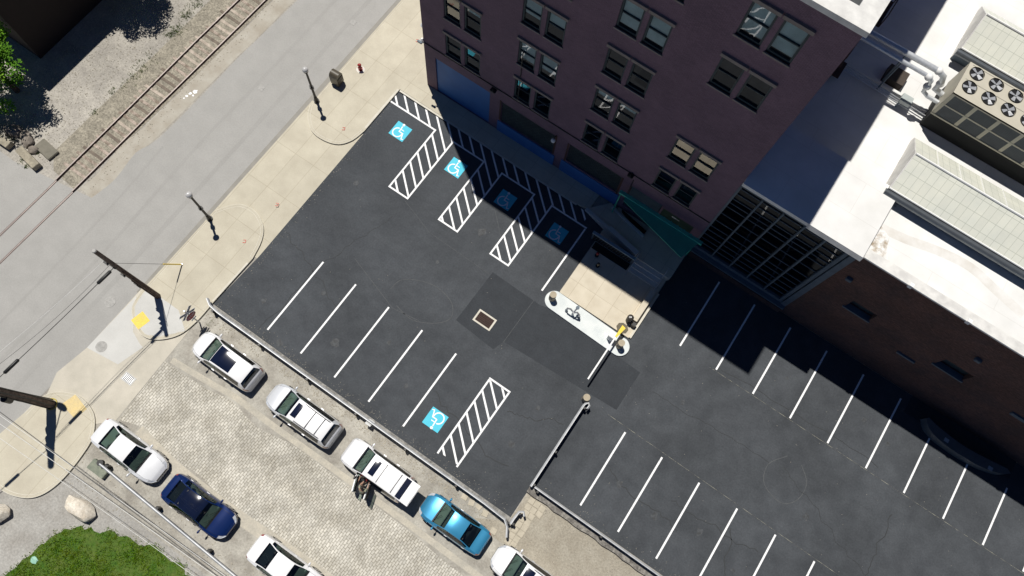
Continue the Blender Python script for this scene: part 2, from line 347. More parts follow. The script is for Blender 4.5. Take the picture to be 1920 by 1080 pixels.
# side street of worn asphalt and cobbles
b = MB(); b.sheet([(-2.2, -33.4), (60, -33.4), (60, -20.8), (-2.2, -20.8)], -0.008); struct(b.obj('side_street', m_strip))
top = smooth_poly([(-2.1, -25.2), (1.2, -25.05), (3.0, -24.75), (5.2, -25.1), (8, -24.7), (11.5, -24.75), (16.4, -24.75), (21, -25), (32, -24.9)], 4)
bot = smooth_poly([(32, -29.4), (13.5, -29.35), (7, -29.55), (4, -29.3), (1.5, -29.6), (-0.3, -29.1), (-1.9, -29.55)], 4)
b = MB(); b.sheet(top + bot, -0.002); struct(b.obj('cobblestone_paving', m_cob))
b = MB(); pts = [(-1.8, -24.9), (1.5, -24.62), (3.0, -24.45), (6, -24.5), (12, -24.45), (20, -24.5), (32, -24.6)]
b.ribbon(smooth_poly(pts, 4), 0.38, 0.002); b.ribbon(smooth_poly([(-0.5, -29.35), (2.5, -29.75), (7, -29.85), (13.5, -29.65), (32, -29.7)], 4), 0.75, 0.002)
struct(b.obj('old_kerb_band', m_oldcurb))
b = MB(); b.sheet([(21.35, -18.6), (60, -18.6), (60, -22.0), (19, -22.2), (21.35, -20.9)], -0.004); struct(b.obj('dirt_verge', m_dirt))
# flush concrete between street and lots
b = MB(); b.sheet([(-6.35, -5.2), (-1.83, -5.2), (-1.83, -16.6), (-6.35, -16.6)], 0.004); struct(b.obj('driveway', m_walk))
b = MB(); b.sheet([(-6.5, -22.4), (-2.2, -22.4), (-2.15, -24.0), (-2.0, -29.75), (-3.4, -31), (-6.4, -31.2), (-7.0, -29.5), (-6.6, -27.3)], 0.004); struct(b.obj('crossing_apron', m_apron))
b = MB(); b.sheet([(-6.45, -23.0), (-5.0, -24.9), (-4.1, -25.25), (-3.8, -25.3), (-4.3, -27.0), (-6.6, -27.3)], 0.008); struct(b.obj('apron_patch', m_newcon))
# lots
b = MB(); b.sheet([(-1.83, -0.9), (15.86, -0.9), (15.86, -6.9), (21.4, -6.9), (21.4, 0.6), (70, 0.6), (70, -18.25), (21.3, -18.25), (21.3, -20.72), (-2.1, -20.62), (-1.83, -16.4)], 0.006)
lot = struct(b.obj('parking_lot', m_lot))
b = MB(); b.sheet([(11.45, -8.35), (15.3, -8.42), (16.1, -8.2), (23.2, -8.45), (23.2, -11.4), (14.75, -11.85), (14.48, -12.67), (11.36, -12.46)], 0.010); b.obj('asphalt_patch', m_patch, lot)
random.seed(11)
def wander(p, q, amp, n=14):
    p = Vector(p); q = Vector(q); d = q - p; nn = Vector((-d.y, d.x)).normalized(); o = []; k = 0
    for i in range(n + 1):
        k += random.uniform(-amp, amp); k *= 0.85
        o.append(tuple(p + d * i / n + nn * k))
    return o
b = MB()
for p, q, a in [((3.6, -9), (1.9, -14.3), .12), ((1.9, -14.3), (1.3, -20.3), .1), ((-1.5, -14.2), (4.6, -16.0), .2), ((24.5, -9.0), (33, -8.6), .12), ((34, -8.2), (41, -11.5), .25), ((41, -11.5), (46, -12.2), .2),
                ((41, -7), (41.2, -11.6), .12), ((41.2, -11.6), (40.9, -17), .12), ((29, -14.2), (35, -13.8), .2), ((33, -13.5), (34.2, -18), .15), ((13, -17.2), (19.5, -18.2), .25), ((24.8, -14.8), (30.2, -15.6), .2),
                ((27.5, -5.2), (39, -5.0), .12), ((17.5, -15.5), (20.9, -14.1), .15)]:
    b.ribbon(wander(p, q, a, 22), random.uniform(.03, .06), 0.012)
b.obj('sealed_crack', m_crack, lot)
b = MB()
b.ribbon(smooth_poly([(6.6, -13.2), (6.9, -12.2), (8.6, -11.4), (10.3, -11.6), (11.0, -12.5), (10.4, -13.4), (9.0, -14.1), (7.6, -13.9)], 5), .05, 0.012)
b.ribbon(smooth_poly([(33.8, -7.6), (33.0, -8.8), (33.4, -10.0), (34.8, -10.4), (35.6, -9.6), (35.6, -8.4), (34.8, -7.6)], 5), .05, 0.012)
b.ribbon([(8.2, -3.8), (10.4, -5.9), (12.2, -7.2)], .03, 0.012); b.ribbon([(3.4, -12.9), (7.5, -14.2), (9.4, -13.9)], .04, 0.012)
b.ribbon([(3.6, -7.6), (6.3, -8.5), (11.3, -8.6)], .03, 0.012); b.ribbon([(14.8, -8.4), (14.75, -11.9)], .03, 0.014)
b.obj('worn_trace', m_trace, lot)
b = MB()
b.strip((22.9, -11.95), (60, -12.35), 0.02, 0.016); b.strip((27.0, -5.5), (60, -5.45), 0.02, 0.016)
b.obj('chalk_line', m_string, lot)
m_oil = mat('oil_stain', (0.030, 0.032, 0.035), .7, col2=(0.060, 0.066, 0.073), scale=5, lo=.40, hi=.60, detail=8)
random.seed(51); b = MB(); k = 0
for (x, y) in [(3.2, -16), (5.9, -18.2), (8.7, -16.2), (11.3, -17.8), (18.9, -17.0), (25.8, -3), (28.6, -2.4), (31.4, -3.2), (36.9, -2.7), (25.8, -15.2), (28.6, -15.6), (31.4, -14.8), (34.2, -15.6), (39.6, -15), (8.0, -9.9), (19, -14.2), (26.5, -8.5), (36.5, -10.2), (0.1, -8.5), (9.2, -6.4), (0.4, -18.6), (3.0, -20.2), (38.9, -3.2)]:
    r = random.uniform(.10, .32); b.sheet([(x + r * random.uniform(.6, 1.2) * math.cos(a * PI / 6), y + r * random.uniform(.6, 1.4) * math.sin(a * PI / 6)) for a in range(12)], .0115 + .0001 * k); k += 1
b.obj('oil_stain', m_oil, lot)
b = MB(); 
for k in range(900):
    e = random.random()
    if e < .35: x, y = random.uniform(-1.9, 21.2), -20.55 + abs(random.gauss(0, .25))
    elif e < .6: x, y = random.uniform(21.4, 50), -18.15 + abs(random.gauss(0, .3))
    elif e < .75: x, y = -1.75 + abs(random.gauss(0, .25)), random.uniform(-20, -1.5)
    else: x, y = random.uniform(-1.8, 50), random.uniform(-20, -1)
    q = random.uniform(.012, .03); b.sheet([(x - q, y - q), (x + q, y - q * .6), (x + q * .4, y + q)], .0135)
b.obj('grit', mat('grit', (.28, .26, .22), .9), lot)
# painted bays
def stripe(p, q, w_=0.12): MB().strip(p, q, w_, 0.018).obj('bay_line', m_paint, lot)
for k in range(5): stripe((1.85 + 2.706 * k, -14.28), (1.83 + 2.706 * k, -19.96))
for k in range(6): stripe((24.42 + 2.78 * k, 0.0), (24.45 + 2.78 * k, -5.4))
for k in range(6, 11): stripe((24.36 + 2.775 * k, -1.25), (24.42 + 2.775 * k, -5.38))
for k in range(10): stripe((24.42 + 2.75 * k, -12.27), (24.46 + 2.75 * k, -17.65))
stripe((14.85, -2.09), (14.86, -7.52))
# hatched aisles
def clip(poly, a, b_, c, keep):            # keep a*x+b*y >= c
    o = []
    for i in range(len(poly)):
        p, q = poly[i], poly[(i + 1) % len(poly)]; fp = (a * p[0] + b_ * p[1] - c) * keep; fq = (a * q[0] + b_ * q[1] - c) * keep
        if fp >= 0: o.append(p)
        if fp * fq < 0: t = fp / (fp - fq); o.append((p[0] + (q[0] - p[0]) * t, p[1] + (q[1] - p[1]) * t))
    return o
def rectclip(poly, x0, x1, y0, y1):
    for a, b_, c, k in ((1, 0, x0, 1), (1, 0, x1, -1), (0, 1, y0, 1), (0, 1, y1, -1)):
        poly = clip(poly, a, b_, c, k)
        if len(poly) < 3: return []
    return poly
def hatch(mb, x0, x1, y0, y1, off=0.33, sp=0.86, w_=0.085):
    n = int((abs(x0) + abs(x1) + abs(y0) + abs(y1)) / sp) + 40
    for k in range(-n, n):
        c = off + sp * k                   # 0.9*x + y = c
        P = [(-60, c + 54 - w_), (60, c - 54 - w_), (60, c - 54 + w_), (-60, c + 54 + w_)]
        P = rectclip(P, x0, x1, y0, y1)
        if len(P) >= 3: mb.bm.faces.new([mb.bm.verts.new((p[0], p[1], 0.018)) for p in P])
b = MB(); teeth = [(2.08, 3.63), (6.28, 7.82), (10.56, 12.02)]
hatch(b, -1.83, 14.5, -1.93, -0.98)
for x0, x1 in teeth: hatch(b, x0, x1, -7.3, -1.93)
z = 0.020
edges = [(-1.83, 2.08), (3.63, 6.28), (7.82, 10.56), (12.02, 14.85)]
for x0, x1 in edges: b.strip((x0 - .06, -2.0), (x1 + .06, -2.0), 0.12, z)
for x0, x1 in teeth:
    b.strip((x0, -2.06), (x0, -7.3), .12, z); b.strip((x1, -2.06), (x1, -7.3), .12, z); b.strip((x0 - .06, -7.36), (x1 + .06, -7.36), .12, z)
b.obj('hatched_aisle', m_paint, lot)
b = MB(); hatch(b, 15.46, 16.88, -19.95, -14.44)
b.strip((15.4, -14.4), (15.4, -20.08), .12, z); b.strip((16.92, -14.4), (16.86, -20.08), .12, z); b.strip((15.34, -14.36), (16.98, -14.36), .12, z)
b.obj('hatched_aisle', m_paint, lot)
def symbol(cx, cy, flip=1):
    s = 0.60
    o = MB().sheet([(cx - s, cy - s), (cx + s, cy - s), (cx + s, cy + s), (cx - s, cy + s)], 0.018).obj('accessible_symbol', m_symbol, lot)
    b = MB(); zz = 0.023; f = flip
    def P(x, y): return (cx + f * x * 1.5, cy + f * y * 1.5)
    b.ribbon([P(-.08 + .23 * math.cos(t), -.12 + .23 * math.sin(t)) for t in [math.radians(a) for a in range(100, 371, 15)]], .085, zz)
    b.sheet([P(-.06 + .065 * math.cos(a * PI / 6), .36 + .065 * math.sin(a * PI / 6)) for a in range(12)], zz)
    b.strip(P(-.06, .27), P(-.04, -.06), .08, zz + .001); b.strip(P(-.05, .10), P(.14, .10), .06, zz + .002)
    b.strip(P(-.05, -.04), P(.18, -.04), .075, zz + .003); b.strip(P(.16, -.02), P(.27, -.33), .07, zz + .004); b.strip(P(.25, -.32), P(.36, -.28), .06, zz + .005)
    b.obj('wheelchair_figure', m_paint, o)
for x in (0.15, 4.97, 9.17, 13.45): symbol(x, -3.52)
symbol(14.07, -18.48, -1)
# drain
t = thing('storm_drain', 'rectangular storm drain with pale concrete rim and rusty grate in the dark patch', 'drain', (12.9, -11.38, 0))
b = MB(); b.box(-.68, .68, .34, .45, 0, .035); b.box(-.68, .68, -.45, -.34, 0, .035); b.box(-.68, -.56, -.34, .34, 0, .035); b.box(.56, .68, -.34, .34, 0, .035); b.obj('rim', m_curb, t)
b = MB()
for i in range(14): b.box(-.54 + i * .08, -.50 + i * .08, -.34, .34, .012, .026)
b.obj('grate', m_rust, t)
b = MB(); b.box(-.56, .56, -.34, .34, 0.0, 0.0125); b.obj('pit', m_deepdark, t)

# raised pavements with kerbs
def pavement(outer, zt, name):
    b = MB(); b.prism(outer, -0.05, zt); o = struct(b.obj(name, m_walk)); return o
arcA = smooth_poly([(-6.22, -5.6), (-5.75, -6.45), (-4.85, -7.15), (-3.75, -7.25), (-2.7, -6.9), (-2.1, -6.1), (-1.86, -5.0)], 5)
A_ = [(-6.32, 60)] + [(-6.32, 5.4)] + arcA + [(-1.86, -0.88), (13.6, -0.88), (14.3, -0.7), (14.3, 0.6), (-0.5, 0.6), (-0.5, 60)]
pavement(A_, 0.12, 'sidewalk')
arcB = smooth_poly([(-6.25, -15.6), (-5.7, -14.75), (-5.05, -14.2), (-4.0, -14.1), (-2.95, -14.6), (-2.35, -15.5), (-2.02, -16.8)], 5)
arcB2 = smooth_poly([(-2.12, -20.6), (-2.14, -22.1), (-2.45, -23.4), (-3.25, -24.35), (-4.2, -24.75), (-5.3, -24.4), (-6.1, -23.7), (-6.35, -22.7)], 5)
pavement(arcB + arcB2, 0.13, 'sidewalk')
arcC = smooth_poly([(-6.75, -32.4), (-6.6, -31.1), (-6.0, -30.3), (-4.8, -29.8), (-3.4, -30.05), (-2.55, -30.9), (-2.2, -31.9), (-2.1, -34.0), (-2.5, -35.4), (-3.4, -36.15), (-4.9, -36.45), (-8.0, -36.2)], 5)
pavement(arcC + [(-7.05, -34.3)], 0.13, 'sidewalk')
b = MB()
def kerb(pts, wd, zt, inset):
    b.ribbon(pts, wd, zt)
def inset(pts, k):
    P = [Vector(p) for p in pts]; o = []
    for i, p in enumerate(P):
        d = (P[min(i + 1, len(P) - 1)] - P[max(i - 1, 0)]).normalized(); o.append(tuple(p + Vector((-d.y, d.x)) * k))
    return o
for pts, zt, sg in ((arcA, .124, 1), (arcB, .134, -1), (arcB2, .134, -1), (arcC, .134, -1)):
    b.ribbon(inset(pts, .015 * sg), .03, zt); b.ribbon(inset(pts, .19 * sg), .03, zt + .003)
b.ribbon([(-2.09, -17.2), (-2.2, -20.5)], .13, .136); b.ribbon([(-1.95, -0.95), (-1.95, -4.8)], .16, .126); b.ribbon([(-1.8, -.97), (13.4, -.97)], .14, .126)
b.ribbon([(-6.15, 30), (-6.15, -5.6)], .03, .126); b.ribbon([(-6.12, -15.6), (-6.16, -22.7)], .03, .136)
struct(b.obj('kerb', m_curb))
b = MB(); b.sheet([(-6.2, -22.2), (-3.55, -22.2), (-2.3, -23.0), (-3.4, -24.2), (-4.2, -24.6), (-5.3, -24.3), (-6.0, -23.6)], .134); struct(b.obj('new_sidewalk_panel', m_newcon))
b = MB(); b.sheet([(-5.55, -24.4), (-4.75, -24.6), (-4.55, -23.75), (-5.35, -23.55)], .139); tag(b.obj('tactile_pad', m_tactile), 'bright yellow tactile pad on the kerb ramp below the leaning utility pole', 'tactile pad')
b = MB(); b.sheet([(-5.3, -30.75), (-4.05, -30.95), (-3.85, -30.1), (-5.05, -29.85)], .139); tag(b.obj('tactile_pad', m_tactile2), 'faded yellow tactile pad on the corner beside the pole at the left edge', 'tactile pad')
b = MB()
for x, y in ((-4.0, -6.0), (-3.7, -17.6), (-1.0, 3.2), (-7.6, -24)):
    pass
for (px, py) in ((645, 241), (459, 452), (783, 76), (520, 383)):
    p = G(px, py, .13); b.ribbon([(p.x - .12, p.y), (p.x + .02, p.y + .1), (p.x + .1, p.y - .08), (p.x - .05, p.y - .16)], .05, .142)
struct(b.obj('survey_marks', m_redmark))
# boundary joints in the plaza
b = MB(); b.prism([(15.9, -6.95), (21.35, -6.95), (21.35, 0.6), (15.9, 0.6)], -.05, .10)
m_plaza = mat('plaza_concrete', (0.62, 0.56, 0.45), 0.9, col2=(0.55, 0.49, 0.385), scale=1.2, fine=0.05); add_brick(m_plaza, 1.38, 1.42, 0.014, (0.76, 0.74, 0.7), 0.03, 'xy', 0.0)
struct(b.obj('plaza', m_plaza))
b = MB()
isl = arc(15.95, -7.62, .66, 100, 265, 14) + arc(21.15, -7.76, .66, -90, 75, 14)
b.prism(isl, -.02, .13); struct(b.obj('traffic_island', m_island))
b = MB(); b.prism([(21.35, -3.2), (21.5, -3.2), (21.5, -6.9), (21.35, -6.9)], 0, .16); struct(b.obj('plaza_edge', m_curb))
print('ground ok')

# ------------------------------------------------------------------ brick tower
FY = 0.62; TX0, TX1, TZ = -0.5, 21.45, 24.45
def holed_wall(mb, x0, x1, z0, z1, y, holes, depth):
    xs = sorted({x0, x1, *[h[0] for h in holes], *[h[1] for h in holes]}); zs = sorted({z0, z1, *[h[2] for h in holes], *[h[3] for h in holes]})
    for i in range(len(xs) - 1):
        for k in range(len(zs) - 1):
            cx = (xs[i] + xs[i + 1]) / 2; cz = (zs[k] + zs[k + 1]) / 2
            if any(h[0] < cx < h[1] and h[2] < cz < h[3] for h in holes): continue
            mb.quad([(xs[i], y, zs[k]), (xs[i + 1], y, zs[k]), (xs[i + 1], y, zs[k + 1]), (xs[i], y, zs[k + 1])])
    for a, b_, c, d in holes:
        mb.quad([(a, y, c), (a, y + depth, c), (a, y + depth, d), (a, y, d)]); mb.quad([(b_, y, c), (b_, y, d), (b_, y + depth, d), (b_, y + depth, c)])
        mb.quad([(a, y, c), (b_, y, c), (b_, y + depth, c), (a, y + depth, c)]); mb.quad([(a, y, d), (a, y + depth, d), (b_, y + depth, d), (b_, y, d)])
tower = thing('brick_tower', 'tall purple-painted brick building with paired sash windows and blue ground-floor panels', 'building', (0, 0, 0))
cols = [1.28, 6.60, 11.82, 17.10]; floors = [(5.42, 7.70), (9.18, 11.55), (13.0, 15.30), (16.85, 19.10), (20.65, 22.9)]
wins = []
BLD = {(0, 3): (.5, .9), (0, 4): (.9, .5), (1, 1): (.85, .78), (1, 2): (.72, .5), (1, 3): (.9, .9), (2, 1): (.35, .3), (2, 3): (.95, .95), (2, 4): (.5, 0), (3, 1): (0, 0), (3, 4): (.95, .95), (0, 1): (0, .3)}
bl_of = []
for ci, c in enumerate(cols):
    for fi, (za, zb) in enumerate(floors):
        if (ci, fi) == (3, 2): continue
        bl_of += list(BLD.get((ci, fi), (0, 0)))
        wins.append((c + .04, c + 1.24, za, zb)); wins.append((c + 1.52, c + 2.72, za, zb))
lower = [(0.38, 4.86, 0.12, 4.15), (5.82, 10.1, 1.45, 3.95), (11.2, 15.25, 1.75, 4.05), (16.05, 18.42, 0.7, 3.75), (18.55, 20.85, 0.7, 3.5)]
DP = 0.22
b = MB(); holed_wall(b, TX0, TX1, 0, TZ - .3, FY, wins + lower, DP)
b.quad([(TX0, FY, 0), (TX0, FY, TZ - .3), (TX0, 24, TZ - .3), (TX0, 24, 0)]); b.quad([(TX1, FY, 0), (TX1, 24, 0), (TX1, 24, TZ - .3), (TX1, FY, TZ - .3)])
b.quad([(TX0, 24, 0), (TX0, 24, TZ - .3), (TX1, 24, TZ - .3), (TX1, 24, 0)])
b.obj('wall', m_facade, tower)
b = MB(); b.box(TX0 + .5, TX1 - .5, FY + .5, 23.5, TZ - .62, TZ - .5); b.obj('roof', m_darkroof, tower)
b = MB()
for r in ((TX0 - .12, TX1 + .12, FY - .12, FY + .75), (TX0 - .12, TX1 + .12, 23.3, 24.1), (TX0 - .12, TX0 + .75, FY + .75, 23.3), (TX1 - .75, TX1 + .12, FY + .75, 23.3)):
    b.box(*r, TZ - .3, TZ)
b.obj('parapet', m_roofcap, tower)
b = MB(); b.tube([(TX0 - .02, FY - .04, 5.2), (TX1, FY - .04, 5.2)], .035, 6); b.tube([(7.0, FY - .04, 5.2), (7.0, FY - .04, 10.6)], .03, 6); b.tube([(16.0, FY - .03, 4.6), (16.0, FY - .03, 1.5)], .03, 6)
b.obj('conduit', m_dark, tower)
# interior
b = MB(); b.box(TX0 + .4, TX1 - .4, FY + 1.6, FY + 1.7, 0, TZ - 1)
for za, zb in floors: b.box(TX0 + .4, TX1 - .4, FY + .26, FY + 1.6, za - .75, za - .35)
b.obj('interior', m_interior, tower)
# one window mesh set, shared
random.seed(5)
def win_meshes(W, Hh):
    f = MB(); t_ = .10; y0, y1 = .06, .20
    f.box(0, W, y0 + .03, y1, 0, t_ + .02); f.box(0, W, y0, y1, Hh - t_, Hh); f.box(0, t_, y0, y1, t_ + .02, Hh - t_); f.box(W - t_, W, y0, y1, t_ + .02, Hh - t_)
    f.box(t_, W - t_, y0 + .02, y1 - .02, Hh / 2 - .024, Hh / 2 + .024)
    return f
first = {}
BL = {}
for i, (x0, x1, za, zb) in enumerate(wins):
    W = x1 - x0; Hh = zb - za; key = round(Hh, 2)
    if key not in first:
        f = win_meshes(W, Hh).obj('window', m_frame, tower)
        p = MB(); p.quad([(.07, .15, .12), (W - .07, .15, .12), (W - .07, .15, Hh - .07), (.07, .15, Hh - .07)]); pane = p.obj('pane', m_winglass, f)
        l = MB(); l.box(-.10, W + .10, -.13, .06, Hh + .002, Hh + .20); lint = l.obj('lintel', m_stone, f)
        s = MB(); s.box(-.05, W + .05, -.07, .09, -.09, .0); sill = s.obj('sill', m_stone, f)
        first[key] = (f, [pane, lint, sill]); o = f
    else:
        f, ch = first[key]; o = f.copy(); COL.objects.link(o); o.parent = tower
        for c in ch: q = c.copy(); COL.objects.link(q); q.parent = o
    o.location = (x0, FY, za)
    k = (i * 7 + 3) % 5; r = random.random()
    depth_ = bl_of[i]
    if depth_:
        bl = MB(); bl.quad([(.08, .19, Hh - .08 - (Hh - .25) * depth_), (W - .08, .19, Hh - .08 - (Hh - .25) * depth_), (W - .08, .19, Hh - .08), (.08, .19, Hh - .08)]); bl.obj('blind', m_blind, o)
# ground floor infill
def panel(name, x0, x1, z0, z1, m, dy=.10, par=tower, label=None):
    o = MB().box(x0, x1, FY + dy, FY + dy + .08, z0, z1).obj(name, m, par); 
    if label: o['label'] = label
    return o
panel('shutter', .38, 4.86, .12, 4.15, m_bluedoor, .08, label='wide blue roller shutter by the street corner')
panel('glass_block_window', 5.82, 10.1, 1.45, 3.95, m_glassblock, .10); panel('glass_block_window', 11.2, 15.25, 1.75, 4.05, m_glassblock, .10)
o = MB().box(5.6, 10.35, FY - .06, FY + .0, .12, 1.43).obj('blue_panel', m_bluedoor, tower); o = MB().box(10.9, 15.55, FY - .06, FY, .12, 1.6).obj('blue_panel', m_bluedoor, tower)
for a in (5.68, 10.12, 11.06, 15.27): MB().box(a - .0, a + .12, FY - .03, FY - .003, 1.62, 4.05).obj('rusty_edge_plate', m_rust, tower)
lv = panel('louvre', 16.05, 18.42, 2.3, 3.75, m_dark, .14)
b = MB()
for i in range(9): b.box(16.1, 18.38, FY + .04, FY + .13, 2.36 + i * .155, 2.41 + i * .155)
b.obj('louvre_blade', mat('louvre_grey', (.16, .22, .24), .6), lv)
m_sign = mat('dark_green_panel', (0.02, 0.05, 0.03), 0.5)
pn = panel('transom_sign', 18.55, 20.85, 2.3, 3.5, m_sign, .10); b = MB()
b.ribbon([(19.45 + .16 * math.cos(a), 3.0 + .08 * math.sin(a)) for a in [i * PI / 5 for i in range(11)]], .03, 0); b.strip((19.3, 3.0), (19.85, 3.0), .05, 0.002)
o = b.obj('emblem', m_whitem, pn); o.matrix_local = Matrix(((1, 0, 0, 0), (0, 0, -1, FY + .085), (0, 1, 0, 0), (0, 0, 0, 1)))
b = MB(); b.box(16.05, 18.42, FY + .14, FY + .2, .7, 2.25); b.box(18.55, 20.85, FY + .14, FY + .2, .7, 2.25); b.obj('entrance_door', m_frame, tower)
# wall lamps
def walllamp(x, z, label, white=True):
    t = thing('wall_lamp', label, 'wall lamp', (x, FY, z))
    MB().tube([(0, 0, .1), (0, -.25, .16), (0, -.32, .05)], .03, 6).obj('bracket', m_dark, t)
    b = MB(); 
    if white: b.sphere(Vector((0, -.36, -.08)), .16, n=12); b.obj('globe', m_whitem, t, True)
    else: b.box(-.2, .2, -.32, -.02, -.12, .06, bev=.03); b.obj('housing', m_dark, t)
walllamp(10.14, 4.0, 'white round wall lamp between the two glass block windows')
walllamp(5.2, 5.0, 'black wall light box above the right end of the blue shutter', False)
walllamp(15.72, 5.2, 'black wall light box above the louvre beside the green canopy', False)
for (z, y) in ((6.0, 1.2), (4.6, .95)):
    t = thing('wall_lamp', 'white bell-shaped lamp on the street side wall, ' + ('upper of the two' if z > 5 else 'lower of the two nearest the corner'), 'wall lamp', (TX0, y, z))
    b = MB(); b.tube([(0, 0, .1), (-.35, 0, .25)], .025, 6); b.obj('bracket', m_dark, t)
    b = MB(); b.cyl(-.38, 0, -.02, .26, .20, .06, 14); b.obj('shade', m_whitem, t, 40)
    t['group'] = 'street side wall lamps'
t = thing('security_camera', 'small grey security camera on the left corner of the brick building', 'camera', (TX0, FY, 5.2))
MB().box(-.35, 0, -.25, -.1, -.05, .08, bev=.02).obj('housing', m_bluesteel, t); MB().tube([(0, 0, 0), (-.2, -.15, 0)], .03, 6).obj('bracket', m_dark, t)
# brown steel stair on the tower flank
t = thing('fire_escape', 'brown steel fire escape stair on the flank of the brick building', 'fire escape', (TX1, 12.4, 10.8))
MB().box(0, 1.5, -.2, 1.8, 2.3, 2.38).obj('landing', m_rust, t); MB().box(.1, 1.3, -3.0, -1.8, .5, .58).obj('landing', m_rust, t)
b = MB(); b.tube([(.1, -2.4, .5), (.1, .1, 2.4)], .06, 6); b.tube([(1.0, -2.4, .5), (1.0, .1, 2.4)], .06, 6)
for i in range(9): b.box(.1, 1.0, -2.35 + i * .28, -2.15 + i * .28, .55 + i * .21, .58 + i * .21)
b.obj('flight', m_rust, t)
b = MB()
for p, q in (((1.5, -.2, 2.35), (1.5, -.2, 3.4)), ((1.5, 1.8, 2.35), (1.5, 1.8, 3.4)), ((1.5, -.2, 3.4), (1.5, 1.8, 3.4)), ((0, 1.8, 3.4), (1.5, 1.8, 3.4)), ((1.0, -2.4, 1.5), (1.0, .1, 3.4))): b.tube([p, q], .035, 6)
b.obj('handrail', m_rust, t)

# ------------------------------------------------------------------ glazed hall and annex
hall = thing('glazed_hall', 'low entrance hall with a large grid of dark glass in grey steel mullions', 'building', (0, 0, 0))
HX0, HX1 = TX1 + .01, 28.75; HZ = 11.35
b = MB(); b.box(HX0, HX1, FY + .12, FY + .5, 0, .95); b.box(HX0, HX1, .42, FY + .12, 0, .62); b.obj('base_wall', m_brick, hall)
b = MB(); b.box(HX0, HX1, .32, FY + .22, .95, 1.12); b.box(HX1 - .35, HX1, FY - .08, FY + .3, 1.12, 10.9); b.box(HX1 - .62, HX1 - .42, FY - .02, FY + .3, 1.3, 10.7)
b.box(HX0, HX1, FY - .04, FY + .4, 10.9, HZ); b.box(HX0, HX1 - .35, FY + .02, FY + .3, 10.55, 10.9); b.box(HX0, HX1 - .35, FY + .0, FY + .3, 1.12, 1.45); b.box(HX0, HX0 + .14, FY + .02, FY + .25, 1.45, 10.55)
b.obj('frame', m_bluesteel, hall)
rung = [2.1, 2.75, 3.4, 4.1, 4.75, 5.65, 6.75, 7.75, 8.3, 8.85, 9.5, 10.15]
for x in (22.93, 24.27, 25.6, 26.92): MB().box(x - .045, x + .045, FY - .03, FY + .25, 1.45, 10.55).obj('mullion', m_bluesteel, hall)
for z_ in rung: MB().box(HX0 + .14, HX1 - .62, FY + .11, FY + .16, z_ - .022, z_ + .022).obj('transom', m_bluesteel, hall)
o = MB(); o.quad([(HX0 + .14, FY + .17, 1.45), (HX1 - .62, FY + .17, 1.45), (HX1 - .62, FY + .17, 10.55), (HX0 + .14, FY + .17, 10.55)]); o.obj('glazing', m_hallglass, hall)
b = MB(); b.box(HX0, HX1 - .1, FY + 4.0, FY + 4.1, 0, 11); b.box(HX0, HX1 - .1, FY + .6, FY + 4, 5.2, 5.5); b.box(HX0, HX1 - .1, FY + .5, FY + 4, .9, 1.0)
b.box(HX1 - .1, HX1 - .02, FY + .31, FY + 4, 0, 11)
b.tube([(22.0, FY + .9, 1.2), (24.6, FY + .9, 8.6)], .06, 6); b.tube([(24.6, FY + .9, 1.2), (27.3, FY + .9, 8.6)], .06, 6)
b.obj('interior', m_interior, hall)
MB().box(HX0, HX1 + .0, .22, 4.85, HZ, HZ + .28).obj('roof', m_white_roof, hall)
b = MB(); b.prism([(0.12, HZ - .05), (.22, HZ + .27), (.21, HZ - .06)], 25.5, HX1 + .03, Matrix(((0, 0, 1, 0), (1, 0, 0, 0), (0, 1, 0, 0), (0, 0, 0, 1)))); b.obj('fascia', m_roofcap, hall)

annex = thing('brick_annex', 'long low old brick building with a stained white flat roof', 'building', (0, 0, 0))
AZ = 11.05; RZ = 10.75; AX1 = 62
aw = [(30.85, 32.45, 5.45, 6.5), (36.95, 38.75, 5.35, 6.5)]
b = MB(); holed_wall(b, HX1, AX1, 0, AZ, FY, aw, .5)
b.quad([(AX1, FY, 0), (AX1, 40, 0), (AX1, 40, AZ), (AX1, FY, AZ)]); b.obj('wall', m_brick, annex)
for a in aw:
    o = MB().box(a[0], a[1], FY + .4, FY + .45, a[2], a[3]).obj('window', m_frame, annex)
    MB().box(a[0] - .1, a[1] + .1, FY - .1, FY + .3, a[2] - .12, a[2] + .001).obj('sill', m_bluesteel, o)
b = MB(); b.box(42.0, 45.6, FY - .12, FY - .003, 5.2, 5.5); b.obj('lintel', m_bluesteel, annex)
for (x, z_, w_) in ((29.5, 8.5, .35), (37.6, 8.5, .35)): MB().box(x - w_ / 2, x + w_ / 2, FY - .22, FY - .003, z_ - .15, z_ + .12, bev=.03).obj('vent', m_bluesteel, annex)
MB().box(35.2, 36.4, FY - .13, FY - .003, 4.1, 4.25).obj('lintel', m_bluesteel, annex)
o = MB(); o.box(HX1 + .01, AX1, FY + .55, 4.7, AZ - .15, AZ - .05); o.box(TX1 + .01, AX1, 4.86, 60, RZ - .1, RZ); o.box(HX1 + .01, AX1, 4.7, 4.86, RZ - .1, AZ - .05); o.obj('roof', m_white_roof, annex)
MB().box(HX1 + .01, AX1, FY - .06, FY + .55, AZ, AZ + .12).obj('coping', m_roofcap, annex)
for x in (31.6, 35.0, 38.9, 42.5): MB().box(x, x + .22, FY - .09, FY + .12, AZ - .1, AZ + .2).obj('coping_clamp', m_whitem, annex)
b = MB(); b.box(TX1 + .02, 60, 10.95, 11.15, RZ, RZ + .16); b.obj('roof_kerb', m_white_roof, annex)
